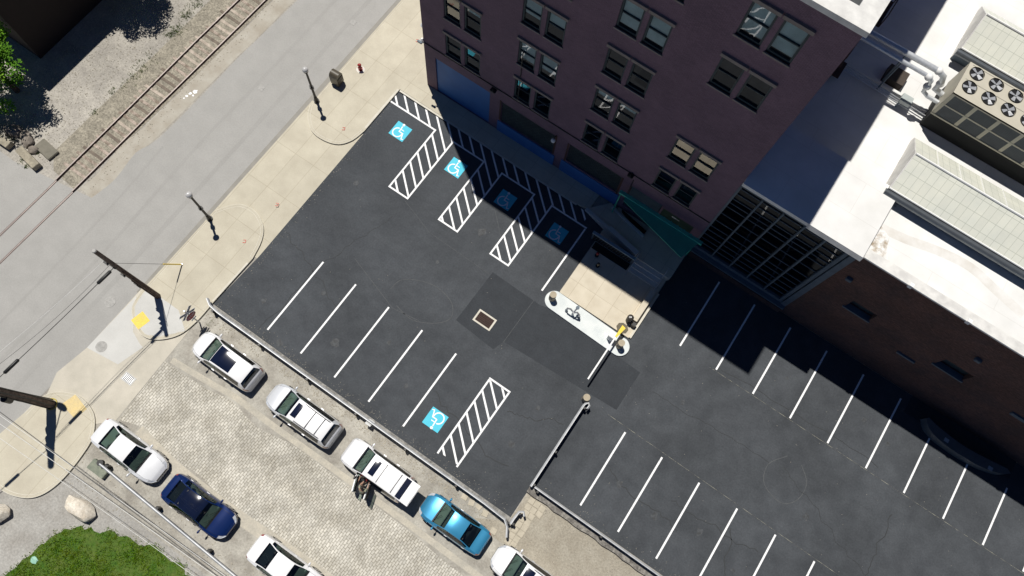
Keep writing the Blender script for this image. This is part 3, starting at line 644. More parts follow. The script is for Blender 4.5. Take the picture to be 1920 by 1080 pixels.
# roof stains as thin dirt sheets
stn = mat('stain_patch', (0.74, 0.73, 0.71), 0.85, col2=(0.36, 0.29, 0.21), scale=2.2, lo=0.45, hi=0.65, fine=0.15, fscale=5, detail=10)
b = MB(); P = [G(*p, AZ - .04) for p in ((1628, 430), (1650, 420), (1668, 445), (1662, 470), (1668, 490), (1640, 478), (1622, 472))]
b.sheet([(p.x, p.y) for p in P], AZ - .045); b.obj('roof_stain', stn, annex); b = MB()
P = [G(*p, AZ) for p in ((1668, 375), (1684, 372), (1682, 388), (1672, 386))]; b.sheet([(p.x, p.y) for p in P], AZ - .046)
b.obj('roof_stain', stn, annex)
b = MB(); P = smooth_poly([(G(*p, AZ)[0], G(*p, AZ)[1]) for p in ((1650, 425), (1700, 448), (1760, 470), (1820, 500), (1870, 545), (1920, 590))], 4)
b.ribbon(P, .55, AZ - .047); b.obj('roof_stain', mat('faint_stain', (0.74, 0.73, 0.71), 0.85, col2=(0.60, 0.57, 0.52), scale=0.9, lo=0.35, hi=0.7), annex)
b = MB(); b.strip((28.9, 4.66), (28.9, FY + .6), .05, AZ - .048); b.obj('roof_seam', m_darkroof, annex)

# skylights
def skylight(x0, x1, yf, label):
    t = thing('ridge_skylight', label, 'skylight', (x0, yf, RZ), group='ridge skylights on the white roof')
    L_ = x1 - x0; z0 = RZ; a = (0.0, 1.1); r = (1.85, 2.15); bk = (4.15, .42)
    b = MB(); b.quad([(0, a[0], a[1]), (L_, a[0], a[1]), (L_, r[0], r[1]), (0, r[0], r[1])]); b.quad([(0, r[0], r[1]), (L_, r[0], r[1]), (L_, bk[0], bk[1]), (0, bk[0], bk[1])]); b.obj('glazing', m_sky_glass, t)
    b = MB(); b.prism([(a[0], -.001), (a[0], a[1]), (r[0], r[1]), (bk[0], bk[1]), (bk[0], -.001)], -.06, 0.0, Matrix(((0, 0, 1, 0), (1, 0, 0, 0), (0, 1, 0, 0), (0, 0, 0, 1)))); b.obj('end_wall', m_roofcap, t)
    b = MB(); b.tube([(-.05, -.02 + .0, a[1] - .02), (L_, -.02, a[1] - .02)], .05, 6); b.tube([(0, r[0], r[1] + .02), (L_, r[0], r[1] + .02)], .06, 6)
    for i in range(12): 
        x = 1.35 + i * 1.35
        if x < L_: b.tube([(x, r[0], r[1] + .01), (x, bk[0], bk[1] + .01)], .028, 5)
    b.obj('glazing_bar', m_whitem, t)
    b = MB(); b.box(-.05, L_, -.03, .02, .0, 1.0); b.obj('kerb_wall', m_bluesteel, t)
    b = MB(); b.tube([(-.15, -.2, .86), (L_, -.2, .86)], .2, 14); b.obj('gutter', mat('dark_gutter', (0.16, 0.175, 0.19), 0.35, 0.6), t, 40)
skylight(28.15, 58, 4.6, 'ridge skylight of pale panels nearest the brick edge, with a dark gutter')
skylight(27.75, 52, 15.2, 'ridge skylight at the top right corner behind the fan unit')
# condenser unit
X0, X1, Y0, Y1, ZB, ZT = 27.98, 40.5, 10.02, 12.42, 12.0, 14.0
t = thing('rooftop_condenser', 'beige rooftop condenser unit with two rows of fans and dark coil panels', 'air conditioner', (X0, Y0, RZ))
o = Vector((X0, Y0, RZ)); zb = ZB - RZ; zt = ZT - RZ; LX = X1 - X0; LY = Y1 - Y0
b = MB(); b.box(.15, LX, .08, LY, zb + .05, zt - .03); b.obj('casing', m_hvac, t)
b = MB(); b.box(0, LX, 0, .08, zt - .10, zt); b.box(0, LX, 0, .1, zb - .05, zb + .05); b.box(0, LX, .022, .08, zb + .93, zb + 1.02)
for i in range(9): b.box(i * 1.36 + .0, i * 1.36 + .2, .033, .078, zb + .05, zt - .10)
b.obj('frame', m_hvac, t)
b = MB(); b.box(.06, LX, .04, LY - .02, .0, zb - .05); b.obj('underside_shade', m_deepdark, t)  # near-black box added to paint the deep shade beneath the unit
b = MB(); b.quad([(0, 0, zb), (0, 0, zt), (0, LY, zt), (0, LY, zb)])
b.obj('end_panel', m_hvac, t)
for i in range(8):
    for (a, c_) in ((zb + .05, zb + .93), (zb + 1.02, zt - .1)):
        if 28 + i * 1.36 < 38: MB().box(i * 1.36 + .2, i * 1.36 + 1.36, .045, .06, a, c_).obj('coil_panel', m_louver, t)
b = MB()
for i in range(7):
    for k in range(18): b.box(i * 1.36 + .2, i * 1.36 + 1.36, .035, .044, zb + .1 + k * .1, zb + .112 + k * .1)
b.obj('coil_fins', m_bluesteel, t)
b = MB(); b.box(0, LX, 0.0, LY, zt - .02, zt + .0); b.obj('top_panel', mat('fan_deck', (0.50, 0.465, 0.385), 0.6, col2=(0.46, 0.43, 0.35)), t)
b = MB(); b.strip((0.2, .0 + LY - .12), (LX, LY - .12), .02, zt + .004); b.strip((.2, LY * .52), (LX, LY * .52), .02, zt + .004)
b.obj('deck_seam', m_trim, t)
m_blade = mat('fan_blade', (0.45, 0.46, 0.48), 0.4, 0.3)
for i in range(5):
    for (y_, a0) in ((.85, 0), (1.87, 35)):
        x_ = .58 + i * 1.145
        f = MB().cyl(x_, y_, zt + .0, zt + .08, .40, n=28, cap=False)
        f.cyl(x_, y_, zt + .006, zt + .012, .385, n=28); fo = f.obj('fan', m_trim, t, 40)
        bl = MB(); 
        for k in range(4):
            a = math.radians(a0 + 20 + 90 * k + i * 13); ca, sa = math.cos(a), math.sin(a)
            def pp(r_, s_, h_): return (x_ + ca * r_ - sa * s_, y_ + sa * r_ + ca * s_, zt + h_)
            bl.quad([pp(.07, -.06, .03), pp(.35, -.10, .025), pp(.36, .12, .065), pp(.07, .05, .055)])
        bl.cyl(x_, y_, zt + .03, zt + .075, .06, n=10); bl.obj('fan_blades', m_blade, fo)
for i in range(4):
    for y_ in (.1, LY - .15): MB().box(.1 + i * 2.4, .25 + i * 2.4, y_, y_ + .1, 0, zb - .05).obj('support_leg', m_bluesteel, t)
# insulated ducts and conduits
t = thing('insulated_pipes', 'pair of foil-wrapped pipes from the brick wall to the condenser unit', 'pipe')
b = MB(); b.tube([(TX1, 11.25, 13.45), (26.9, 11.35, 13.45), (27.3, 11.33, 13.3), (27.45, 11.3, 12.9), (27.45, 11.2, 12.4), (27.95, 11.2, 12.3)], .17, 12); b.obj('pipe', m_insul, t, 50)
b = MB(); b.tube([(TX1, 10.6, 13.55), (26.5, 10.65, 13.5), (26.85, 10.63, 13.35), (26.9, 10.6, 12.9), (26.95, 10.55, 12.5), (27.3, 10.55, 12.35), (27.97, 10.55, 12.35)], .12, 12); b.obj('pipe', m_insul, t, 50)
b = MB()
for x, y, z_ in ((26.9, 11.35, 13.45), (27.45, 11.28, 12.8), (26.9, 10.6, 12.9), (26.6, 10.64, 13.48)): b.sphere(Vector((x, y, z_)), .22, n=12)
b.obj('elbow_wrap', m_whitem, t, True)
b = MB(); b.tube([(25.0, 10.63, RZ), (25.0, 10.63, 13.4)], .05, 6); b.tube([(25.0, 11.27, RZ), (25.0, 11.27, 13.3)], .05, 6); b.obj('stand', m_bluesteel, t)
t = thing('electrical_conduits', 'bundle of roof conduits with a grey junction box beside the condenser', 'conduit')
b = MB()
for i, y_ in enumerate((10.25, 10.4, 10.55)): b.tube([(TX1, y_ + .25, RZ + .3), (28.1, y_ - .05, RZ + .3)], .03, 6)
b.obj('conduit', m_steel, t)
b = MB(); b.box(26.3, 26.95, 10.2, 10.75, RZ + .45, RZ + .75, bev=.02); b.obj('junction_box', m_bluesteel if 0 else mat('grey_box', (0.42, 0.46, 0.45), 0.5), t)
b = MB(); b.box(26.35, 26.45, 10.25, 10.35, RZ, RZ + .45); b.box(26.8, 26.9, 10.6, 10.7, RZ, RZ + .45); b.obj('stand', m_bluesteel, t)
b = MB(); b.box(24.9, 26.1, 11.3, 12.3, RZ, RZ + .5); tag(b.obj('roof_hatch', mat('brown_hatch', (0.06, 0.045, 0.035), 0.8)), 'dark brown roof hatch on the white roof under the foil pipes', 'roof hatch')

# ------------------------------------------------------------------ entrance: stairs, ramp, canopy
b = MB(); b.box(18.45, 21.35, -2.1, FY, .101, .72); b.prism([(21.35, -2.1), (21.5, -1.9), (21.5, .41), (21.35, .41)], .0, .72)
t = thing('entrance_steps', 'concrete entrance landing with four steps below the green canopy', 'steps')
b.obj('landing', m_plaza, t)
b = MB()
for i in range(3): b.box(18.85, 21.0, -2.1 - .3 * (i + 1), -2.1 - .3 * i, .101, .72 - .155 * (i + 1))
b.obj('tread', m_newcon, t)
b = MB()
for i in range(4): b.box(18.86, 20.99, -2.115 - .3 * i, -2.07 - .3 * i, .72 - .155 * i, .728 - .155 * i)
b.obj('nosing', m_curb, t)
for x in (18.88, 21.03):
    b = MB(); b.tube([(x, -1.9, 1.6), (x, -2.15, 1.6), (x, -3.3, 1.0), (x, -3.7, 1.0)], .025, 6); b.tube([(x, -2.0, .72), (x, -2.0, 1.6)], .022, 6); b.tube([(x, -3.4, .1), (x, -3.4, 1.0)], .022, 6); b.obj('handrail', m_steel, t)
t = thing('access_ramp', 'sloping concrete ramp between low walls left of the entrance steps', 'ramp')
b = MB()
b.quad([(14.2, -.7, .125), (18.45, -1.9, .71), (18.45, -.55, .71), (15.3, .55, .125)]); b.obj('slope', m_plaza, t)
def wallseg(mb, p, q, wd, z0, za, zb_):
    p = Vector(p); q = Vector(q); n = Vector((-(q - p).y, (q - p).x)).normalized() * wd / 2
    c = [p - n, q - n, q + n, p + n]; zt_ = [za, zb_, zb_, za]
    lo = [mb.bm.verts.new((v.x, v.y, z0)) for v in c]; hi = [mb.bm.verts.new((v.x, v.y, z_)) for v, z_ in zip(c, zt_)]
    for i in range(4): mb.bm.faces.new([lo[i], lo[(i + 1) % 4], hi[(i + 1) % 4], hi[i]])
    mb.bm.faces.new(hi)
b = MB(); wallseg(b, (14.1, -.85), (16.2, -1.35), .22, 0, .2, .6); wallseg(b, (16.2, -1.35), (18.75, -1.98), .34, 0, .75, 1.15); b.obj('side_wall', m_newcon, t)
b = MB(); wallseg(b, (15.5, .25), (18.45, -.58), .14, 0, .3, .95); b.obj('inner_wall', m_newcon, t)
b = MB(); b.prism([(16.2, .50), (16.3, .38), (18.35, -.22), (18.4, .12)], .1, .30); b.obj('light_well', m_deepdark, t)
t = thing('lattice_fence', 'low dark lattice fence with a pale top rail behind the plaza', 'fence')
b = MB(); b.box(15.5, 18.85, -2.52, -2.32, 1.04, 1.16); b.obj('top_rail', mat('pale_blue_rail', (.24, .33, .40), .6), t)
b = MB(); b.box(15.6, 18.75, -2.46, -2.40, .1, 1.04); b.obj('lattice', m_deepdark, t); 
b = MB()
for i in range(16): b.tube([(15.6 + i * .2, -2.48, .12), (15.6 + i * .2 + .2, -2.48, 1.02)], .012, 4)
b.box(15.55, 15.65, -2.5, -2.4, .1, 1.04); b.box(18.7, 18.8, -2.5, -2.4, .1, 1.04); b.obj('slat', m_bluesteel, t)
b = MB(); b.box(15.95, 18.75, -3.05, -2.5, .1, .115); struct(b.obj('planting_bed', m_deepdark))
t = thing('green_canopy', 'green triangular metal canopy over the entrance steps', 'canopy')
b = MB(); b.prism([(16.15, -.42), (21.2, -1.62), (21.62, -.15), (16.1, -.15)], 3.40, 3.46); b.obj('roof_sheet', m_green, t)
b = MB(); b.box(15.6, 21.85, -.16, .06, 3.42, 3.6); 
for i in range(12): b.box(15.9 + i * .5, 15.98 + i * .5, -.2, .08, 3.6, 3.64)
b.obj('gutter', mat('green_gutter', (0.07, 0.48, 0.36), .6), t)
b = MB(); b.tube([(15.72, -.05, .3), (15.72, -.05, 3.42)], .05, 6); b.tube([(21.5, -.05, .72), (21.5, -.05, 3.42)], .05, 6); b.obj('post', m_green, t)
tag(MB().box(20.82, 21.22, -5.85, -3.2, .10, .55, bev=.015).obj('low_wall', m_plaza), 'low pale concrete bench wall on the right edge of the plaza', 'low wall')
t = thing('litter_bin', 'round black litter bin at the end of the low bench wall', 'litter bin', (20.72, -5.95, .10))
MB().cyl(0, 0, 0, .78, .19, .22, 20).obj('body', m_dark, t, 40); MB().sphere(Vector((0, 0, .78)), .215, sz=.4, n=16).obj('lid', mat('dark_lid', (0.045, 0.04, 0.035), 0.35), t, True)
MB().cyl(0, 0, .85, .9, .05, .04, 10).obj('vent', m_steel, t)
b = MB(); b.box(21.02, 21.30, -6.22, -5.95, .10, .55, bev=.02); tag(b.obj('planter_box', m_dark), 'square black box beside the round litter bin', 'box')
for i, (x, y) in enumerate(((16.55, -3.35), (17.0, -3.95))):
    t = thing('standpipe', ('short dark standpipe with a red cap nearer the lattice fence' if i == 0 else 'short dark standpipe with a pale cap farther from the lattice fence'), 'standpipe', (x, y, .1))
    MB().cyl(0, 0, 0, .45, .07, n=10).cyl(0, 0, .1, .16, .14, n=10).obj('pipe', m_dark, t, 40); MB().sphere(Vector((0, 0, .5)), .12, n=10).obj('cap', m_red if i == 0 else m_bronze, t, True)
    t['group'] = 'standpipes on the plaza'
# barrier gate
t = thing('barrier_gate', 'white barrier arm on a white cabinet at the right end of the painted island', 'barrier', (20.36, -7.66, .13))
MB().box(-.2, .2, -.2, .2, 0, .9, bev=.03).obj('cabinet', m_whitem, t)
MB().box(.18, .28, -3.35, -.0, .80, .90).obj('arm', m_whitem, t)
b = MB(); b.prism([(.17, .0), (.30, .0), (.46, .85), (.18, .92)], .78, .92); b.obj('counterweight', m_yellow, t)
b = MB(); b.prism([(20.66 + .42 * math.cos(a * PI / 4 + .3), -6.62 + .36 * math.sin(a * PI / 4 + .3)) for a in range(8)], .1, .13); b.prism([(20.66 + .30 * math.cos(a * PI / 4 + .3), -6.62 + .25 * math.sin(a * PI / 4 + .3)) for a in range(8)], .13, .15)
tag(b.obj('cover_plate', mat('mossy_plate', (0.16, 0.14, 0.10), 0.9)), 'octagonal rusty cover plate under the yellow end of the barrier', 'cover plate')
for i, (x, y, l) in enumerate(((15.72, -7.62, 'round concrete bollard at the left end of the painted island'), (21.12, -7.78, 'round concrete bollard at the right end of the painted island'), (21.16, -12.0, 'round concrete bollard at the end of the middle guardrail'))):
    zz = .13 if i < 2 else 0
    t = tag(MB().cyl(x, y, zz, zz + .92, .225, n=24).obj('bollard', m_bollard, None, 40), l, 'bollard', 'concrete bollards')
t = thing('white_standpipe', 'white branched standpipe with bent outlets on the painted island', 'standpipe', (17.45, -7.78, .13))
t.scale = (1.35, 1.35, 1.35)
MB().cyl(0, 0, 0, .5, .06, n=10).obj('riser', m_whitem, t, 40)
b = MB(); b.tube([(0, 0, .45), (.16, .05, .62), (.3, .05, .5), (.33, .05, .2)], .045, 8); b.tube([(0, 0, .45), (-.2, .02, .6), (-.36, 0, .45), (-.36, 0, .12)], .045, 8); b.tube([(0, 0, .5), (.05, .22, .7)], .04, 8); b.obj('branch', m_steel, t, 50)
b = MB(); b.cyl(.05, .24, .66, .74, .09, n=10); b.cyl(.33, .05, .12, .22, .07, n=10); b.cyl(-.36, 0, .05, .14, .07, n=10); b.obj('valve_cap', m_bluesteel, t)
# curved wall at the right lot
m_cw = mat('smooth_grey_barrier', (0.115, 0.13, 0.14), 0.5)
t = thing('curved_barrier', 'long curved grey barrier with two pale squares at the foot of the annex wall', 'barrier')
P = smooth_poly([(39.95, -.55), (40.6, -1.15), (42.0, -1.4), (44.0, -1.35), (45.4, -1.0), (46.0, -.6)], 5); Pb = smooth_poly([(45.7, -.45), (43.0, -.75), (41.0, -.6), (40.1, -.4)], 4)
MB().prism(P + Pb, .006, .75).obj('wall', m_cw, t, 40)
for x in (41.5, 44.6): MB().box(x, x + .3, -1.2, -.95, .75, .765).obj('plate', mat('pale_square', (0.42, 0.48, 0.52), 0.5), t)  # thin pale squares on top of the barrier
b = MB(); b.box(38.9, 46.4, -.7, FY, .006, .05); struct(b.obj('loading_threshold', m_patch))
print('buildings ok')

# ------------------------------------------------------------------ railway
t = thing('railway_track', 'single rusty railway track with weathered wooden ties along the street', 'railway track')
def railx(pts, y):
    for i in range(len(pts) - 1):
        (y0, x0), (y1, x1) = pts[i], pts[i + 1]
        if y0 >= y >= y1: return x0 + (x1 - x0) * (y0 - y) / (y0 - y1)
    return pts[-1][1]
RL = [(60, -15.3), (0, -15.85), (-6, -16.02), (-13, -16.1), (-21, -16.25), (-25, -16.38), (-40, -17.1)]
RR = [(60, -13.8), (0, -14.32), (-6, -14.45), (-12, -14.62), (-20, -14.78), (-26.3, -15.0), (-40, -15.7)]
for pts in (RL, RR):
    b = MB(); sunk = []
    sp = []
    y = 40.0
    while y >= -40: sp.append((railx(pts, y), y)); y -= 1.0
    for (x0, y0), (x1, y1) in zip(sp, sp[1:]):
        zt = .135 if y0 > -20 else .012
        b.bm.faces.new([b.bm.verts.new(v) for v in ((x0 - .035, y0, zt), (x1 - .035, y1, zt), (x1 + .035, y1, zt), (x0 + .035, y0, zt))])
    r = b.obj('rail', m_railtop, t)
    b = MB()
    for (x0, y0), (x1, y1) in zip(sp, sp[1:]):
        if y0 > -20:
            for s in (-1, 1): b.bm.faces.new([b.bm.verts.new(v) for v in ((x0 + s * .036, y0, .13), (x1 + s * .036, y1, .13), (x1 + s * .04, y1, 0.02), (x0 + s * .04, y0, 0.02))])
            b.bm.faces.new([b.bm.verts.new(v) for v in ((x0 - .075, y0, .03), (x1 - .075, y1, .03), (x1 + .075, y1, .03), (x0 + .075, y0, .03))])
        else: b.bm.faces.new([b.bm.verts.new(v) for v in ((x0 - .07, y0, .004), (x1 - .07, y1, .004), (x1 + .07, y1, .004), (x0 + .07, y0, .004))])
    b.obj('rail_web', m_rust, r)
m_ties = [m_tie, mat('grey_tie', (0.50, 0.43, 0.36), .9, col2=(.32, .27, .22), scale=3, fine=.2, fscale=15), mat('dark_tie', (0.20, 0.165, 0.13), .9, col2=(.13, .105, .085), scale=3, fine=.2, fscale=15)]
random.seed(3)
y = 4.0
while y > -19.3:
    xl, xr = railx(RL, y), railx(RR, y)
    a = random.uniform(-.03, .03); ln0 = random.uniform(.15, .55); ln1 = random.uniform(-.25, .1) if random.random() < .6 else random.uniform(0, .12)
    M = Matrix.Translation(((xl + xr) / 2, y, 0)) @ Matrix.Rotation(a, 4, 'Z')
    h = random.uniform(-.004, .022)
    MB().box(-.75 - ln0, .75 + ln1, -.105, .105, -.05, h, M=M).obj('tie', m_ties[random.choice((0, 0, 1, 2))], t)
    y -= random.uniform(.52, .60)

# ------------------------------------------------------------------ guardrails
def wbeam(mb, pts, z0=.47, h=.30):
    prof = [(-.035, 0), (.045, .05), (.045, .10), (-.035, .15), (.045, .20), (.045, .25), (-.035, .30)]
    pts = [Vector((p[0], p[1])) for p in pts]; prev = None
    for i, p in enumerate(pts):
        d = (pts[min(i + 1, len(pts) - 1)] - pts[max(i - 1, 0)]).normalized(); n = Vector((-d.y, d.x))
        ring = [mb.bm.verts.new((p.x + n.x * a, p.y + n.y * a, z0 + b_)) for a, b_ in prof] + [mb.bm.verts.new((p.x + n.x * (a - .05), p.y + n.y * (a - .05), z0 + b_)) for a, b_ in reversed(prof)]
        if prev:
            for k in range(len(ring)): mb.bm.faces.new([prev[k], prev[(k + 1) % len(ring)], ring[(k + 1) % len(ring)], ring[k]])
        prev = ring
def guardrail(label, pts, posts, side, grp=None):
    t = thing('guardrail', label, 'guardrail', (0, 0, 0), group=grp)
    b = MB(); wbeam(b, pts); b.obj('beam', m_railw, t)
    for (x, y) in posts: MB().box(x - .07, x + .07, y - .07, y + .07, -.1, .72).box(x - .05, x + .05, y - .03 + .0, y + .03, .5, .66).obj('post', m_dark, t)
    return t
yy = -20.88
pts = [(-2.35, -20.55), (-1.9, -20.8), (-1.2, yy)] + [(-.5 + i, yy) for i in range(21)] + [(21.05, -20.95), (21.45, -21.25), (21.75, -21.75)]
guardrail('long pale steel guardrail between the left parking lot and the parked cars', pts, [(-1.55 + 3.81 * k, yy - .14) for k in range(7)], -1)
pts = [(21.45, -21.0), (21.45, -20.6), (21.5, -20.1), (21.75, -19.95), (21.95, -20.15)]
guardrail('short curled guardrail end piece at the lowest corner of the left parking lot', pts, [(21.62, -20.9), (21.62, -20.2)], 1)
pts = [(21.25, -18.5), (21.25, -18.0)] + [(21.25, -17.5 + i * .5) for i in range(11)] + [(21.28, -12.35), (21.45, -12.15), (21.62, -12.3), (21.6, -12.55)]
guardrail('white guardrail standing between the left and right parking lots', pts, [(21.40, -18.3), (21.40, -15.9), (21.42, -12.6)], 1)
pts = [(21.5 + i, -18.36 - .004 * i) for i in range(30)]
guardrail('pale guardrail on the rough stone edge below the right parking lot', pts, [(21.8 + 4.6 * k, -18.52) for k in range(5)], -1)
b = MB(); random.seed(9)
P1 = [(21.25 + i * .5, -18.33 + random.uniform(-.01, .01)) for i in range(60)]; P2 = [(21.25 + i * .5, -18.86 + random.uniform(-.05, .05)) for i in range(60)][::-1]
b.prism(P1 + P2, -.1, .2); tag(b.obj('stone_edge_wall', m_wallstone), 'rough low stone edge wall below the right parking lot', 'low wall')
b = MB(); b.box(-2.1, 21.5, -20.93, -20.66, -.05, .12); tag(b.obj('lot_kerb_wall', mat('worn_kerb', (0.30, 0.29, 0.27), .9, col2=(.16, .155, .145), scale=3, fine=.3, fscale=9)), 'worn concrete edge kerb below the left parking lot', 'kerb')
t = thing('traffic_cone_board', 'small white board leaning on the long guardrail of the left lot', 'board', (10.9, -20.75, 0))
MB().box(-.2, .2, -.05, .05, .1, .8, M=Matrix.Rotation(.5, 4, 'X'), bev=.01).obj('board', m_whitem, t)
# pipe rail lower left
t = thing('pipe_rail', 'long grey pipe rail on short dark posts beside the overhead wires at lower left', 'pipe rail')
p0 = G(187, 870, .72); p1 = G(440, 1080, .72); d = (p1 - p0).normalized()
b = MB(); b.tube([p0, p0 + d * .3, p1 + d * 6], .085, 10); b.obj('pipe', m_railw, t, 50)
b = MB(); b.tube(arc(p0.x - .02, p0.y + .09, .22, 80, 280, 8), .05, 6) if 0 else b.cyl(p0.x - .02, p0.y + .06, .5, .78, .19, n=16); b.obj('end_cap', m_dark, t, 40)
for k in range(5):
    q = p0 + d * (.35 + 4.05 * k); MB().box(q.x - .09, q.x + .09, q.y - .02, q.y + .18, -.05, .60).obj('post', m_dark, t)
b = MB(); b.box(-1.35, -.15, -32.65, -32.0, -.02, .35, bev=.02)
tag(b.obj('utility_vault', mat('mossy_lid', (0.24, 0.26, 0.20), .9, col2=(.17, .19, .15), scale=5, fine=.2)), 'low mossy green utility box under the near end of the grey pipe rail', 'utility box')
# paver strips and loose pavers
random.seed(21)
t = thing('paver_strip', 'strip of pale square pavers beside the lowest corner of the left lot', 'paving')
def pv(x, y, a=0, par=t, s=.36): 
    M = Matrix.Translation((x, y, 0)) @ Matrix.Rotation(a, 4, 'Z'); return MB().box(-s / 2, s / 2, -s / 2, s / 2, -.01, random.uniform(.03, .05), M=M, bev=.01).obj('paver', m_paver, par)
for r in range(8):
    for c in range(3 if r < 2 else 2): 
        pv(21.95 + c * .39 + random.uniform(-.02, .02) + (0 if r > 1 else -.1), -19.15 - r * .39 + random.uniform(-.02, .02), random.uniform(-.06, .06))
for i, (x, y, a) in enumerate(((18.3, -21.25, .1), (18.85, -21.3, .3), (19.35, -21.22, -.2), (19.9, -21.35, .15), (20.9, -21.9, .05), (20.75, -22.3, .3))):
    o = pv(x, y, a, None); tag(o, ('first loose paver below the guardrail, nearest the light blue sedan roof', 'second loose paver along the guardrail, tilted the most of its row', 'third loose paver along the guardrail below the left lot corner', 'last loose paver of the row, nearest the curled guardrail end', 'loose paver lying alone above the white car at the bottom edge', 'loose tilted paver closest to the tail of the light blue sedan')[i], 'paver', 'loose pavers below the guardrail')

# ------------------------------------------------------------------ street furniture
def streetlamp(x, y, label):
    t = thing('street_lamp', label, 'street lamp', (x, y, .13), group='black street lamps on the pavement')
    MB().cyl(0, 0, 0, .12, .20, n=16).cyl(0, 0, .12, .6, .15, .11, n=16).cyl(0, 0, .6, 3.55, .088, .07, n=12).cyl(0, 0, 1.72, 1.88, .15, .15, n=12).obj('pole', m_dark, t, 40)
    b = MB(); b.cyl(0, 0, 3.5, 3.72, .07, .17, n=16); b.tube([(-.22, 0, 1.8), (.22, 0, 1.8)], .03, 6); b.obj('collar', m_dark, t, 40)
    MB().sphere(Vector((0, 0, 3.9)), .21, n=20).obj('globe', glass_globe, t, True)
    MB().cyl(0, 0, 3.78, 4.0, .06, n=10).obj('lamp_core', m_whitem, t)
    return t
glass_globe = mat('frosted_globe', (0.62, 0.61, 0.60), 0.12, coat=1)
streetlamp(-6.0, -5.12, 'black street lamp with a clear globe next to the bronze mailbox')
streetlamp(-6.12, -16.25, 'black street lamp with a clear globe on the middle pavement bulb')
t = thing('mailbox', 'large bronze relay mailbox with a rounded top at the street kerb', 'mailbox', (-5.75, -3.05, .12), rz=.05)
b = MB()
prof = [(-.33, .14), (.33, .14), (.33, .95)] + [(.33 * math.cos(math.radians(a)), .95 + .33 * math.sin(math.radians(a))) for a in range(15, 180, 15)] + [(-.33, .95)]
b.prism(prof, -.33, .33, Matrix(((0, 0, 1, 0), (1, 0, 0, 0), (0, 1, 0, 0), (0, 0, 0, 1)))); b.obj('body', m_bronze, t, 40)
b = MB()
for sx in (-.26, .26):
    for sy in (-.26, .26): b.box(sx - .04, sx + .04, sy - .04, sy + .04, 0, .14)
b.obj('feet', m_bronze, t)
b = MB(); b.box(.33, .36, -.25, .25, .5, .9); b.obj('door', mat('bronze_dark', (.05, .04, .028), .5), t)
t = thing('fire_hydrant', 'small dark red fire hydrant near the bronze mailbox', 'hydrant', (-5.1, -1.25, .12))
MB().cyl(0, 0, 0, .06, .16, n=12).cyl(0, 0, .06, .55, .10, n=12).obj('barrel', m_red, t, 40); MB().sphere(Vector((0, 0, .56)), .13, n=12).obj('bonnet', m_red, t, True)
b = MB(); b.tube([(-.2, 0, .42), (.2, 0, .42)], .05, 8); b.tube([(0, 0, .42), (0, -.2, .42)], .06, 8); b.obj('outlet', m_red, t)
b = MB(); b.sheet([(-5.1 + .33 * math.cos(a), -1.25 + .3 * math.sin(a)) for a in [i * PI / 6 for i in range(12)]], .124); struct(b.obj('hydrant_patch', mat('pale_patch', (.75, .72, .66), .9)))
def plate_round(px, py, label, z_, r=.36):
    p = G(px, py, z_); b = MB(); b.cyl(p.x, p.y, z_ - .005, z_ + .008, r, n=28)
    for k in range(-3, 4): 
        L = math.sqrt(max(0, (r * .8) ** 2 - (k * r * .24) ** 2)); b.box(p.x + k * r * .24 - .012, p.x + k * r * .24 + .012, p.y - L, p.y + L, z_ + .0085, z_ + .013)
    return tag(b.obj('manhole_cover', m_iron), label, 'manhole cover', 'round manhole covers')
plate_round(206, 566, 'round iron manhole cover in the street near the leaning utility pole', 0)
plate_round(190, 650, 'round iron manhole cover in the concrete apron between the two corners', .012)
for px, py, l in ((490, 165, 'small square iron plate in the middle of the street'), (662, 42, 'small square iron plate in the street nearest the top edge')):
    p = G(px, py, 0); b = MB(); b.box(p.x - .2, p.x + .2, p.y - .2, p.y + .2, -.005, .006)
    for k in range(4): b.box(p.x - .15 + k * .1 - .015, p.x - .15 + k * .1 + .015, p.y - .16, p.y + .16, .0065, .012)
    tag(b.obj('square_cover', m_iron), l, 'iron cover')
p = G(241, 710, 0); t = thing('kerb_grate', 'rectangular slatted drain grate in the apron above the grey sedan', 'grate', (p.x, p.y, .012), rz=0)
MB().box(-.42, .42, -.28, .28, -.01, .003).obj('frame', m_newcon, t)
b = MB()
for k in range(7): b.box(-.32 + k * .1, -.27 + k * .1, -.22, .22, .004, .012)
b.obj('slat', m_steel, t); MB().box(-.34, .34, -.23, .23, -.0, .0035).obj('pit', m_deepdark, t)

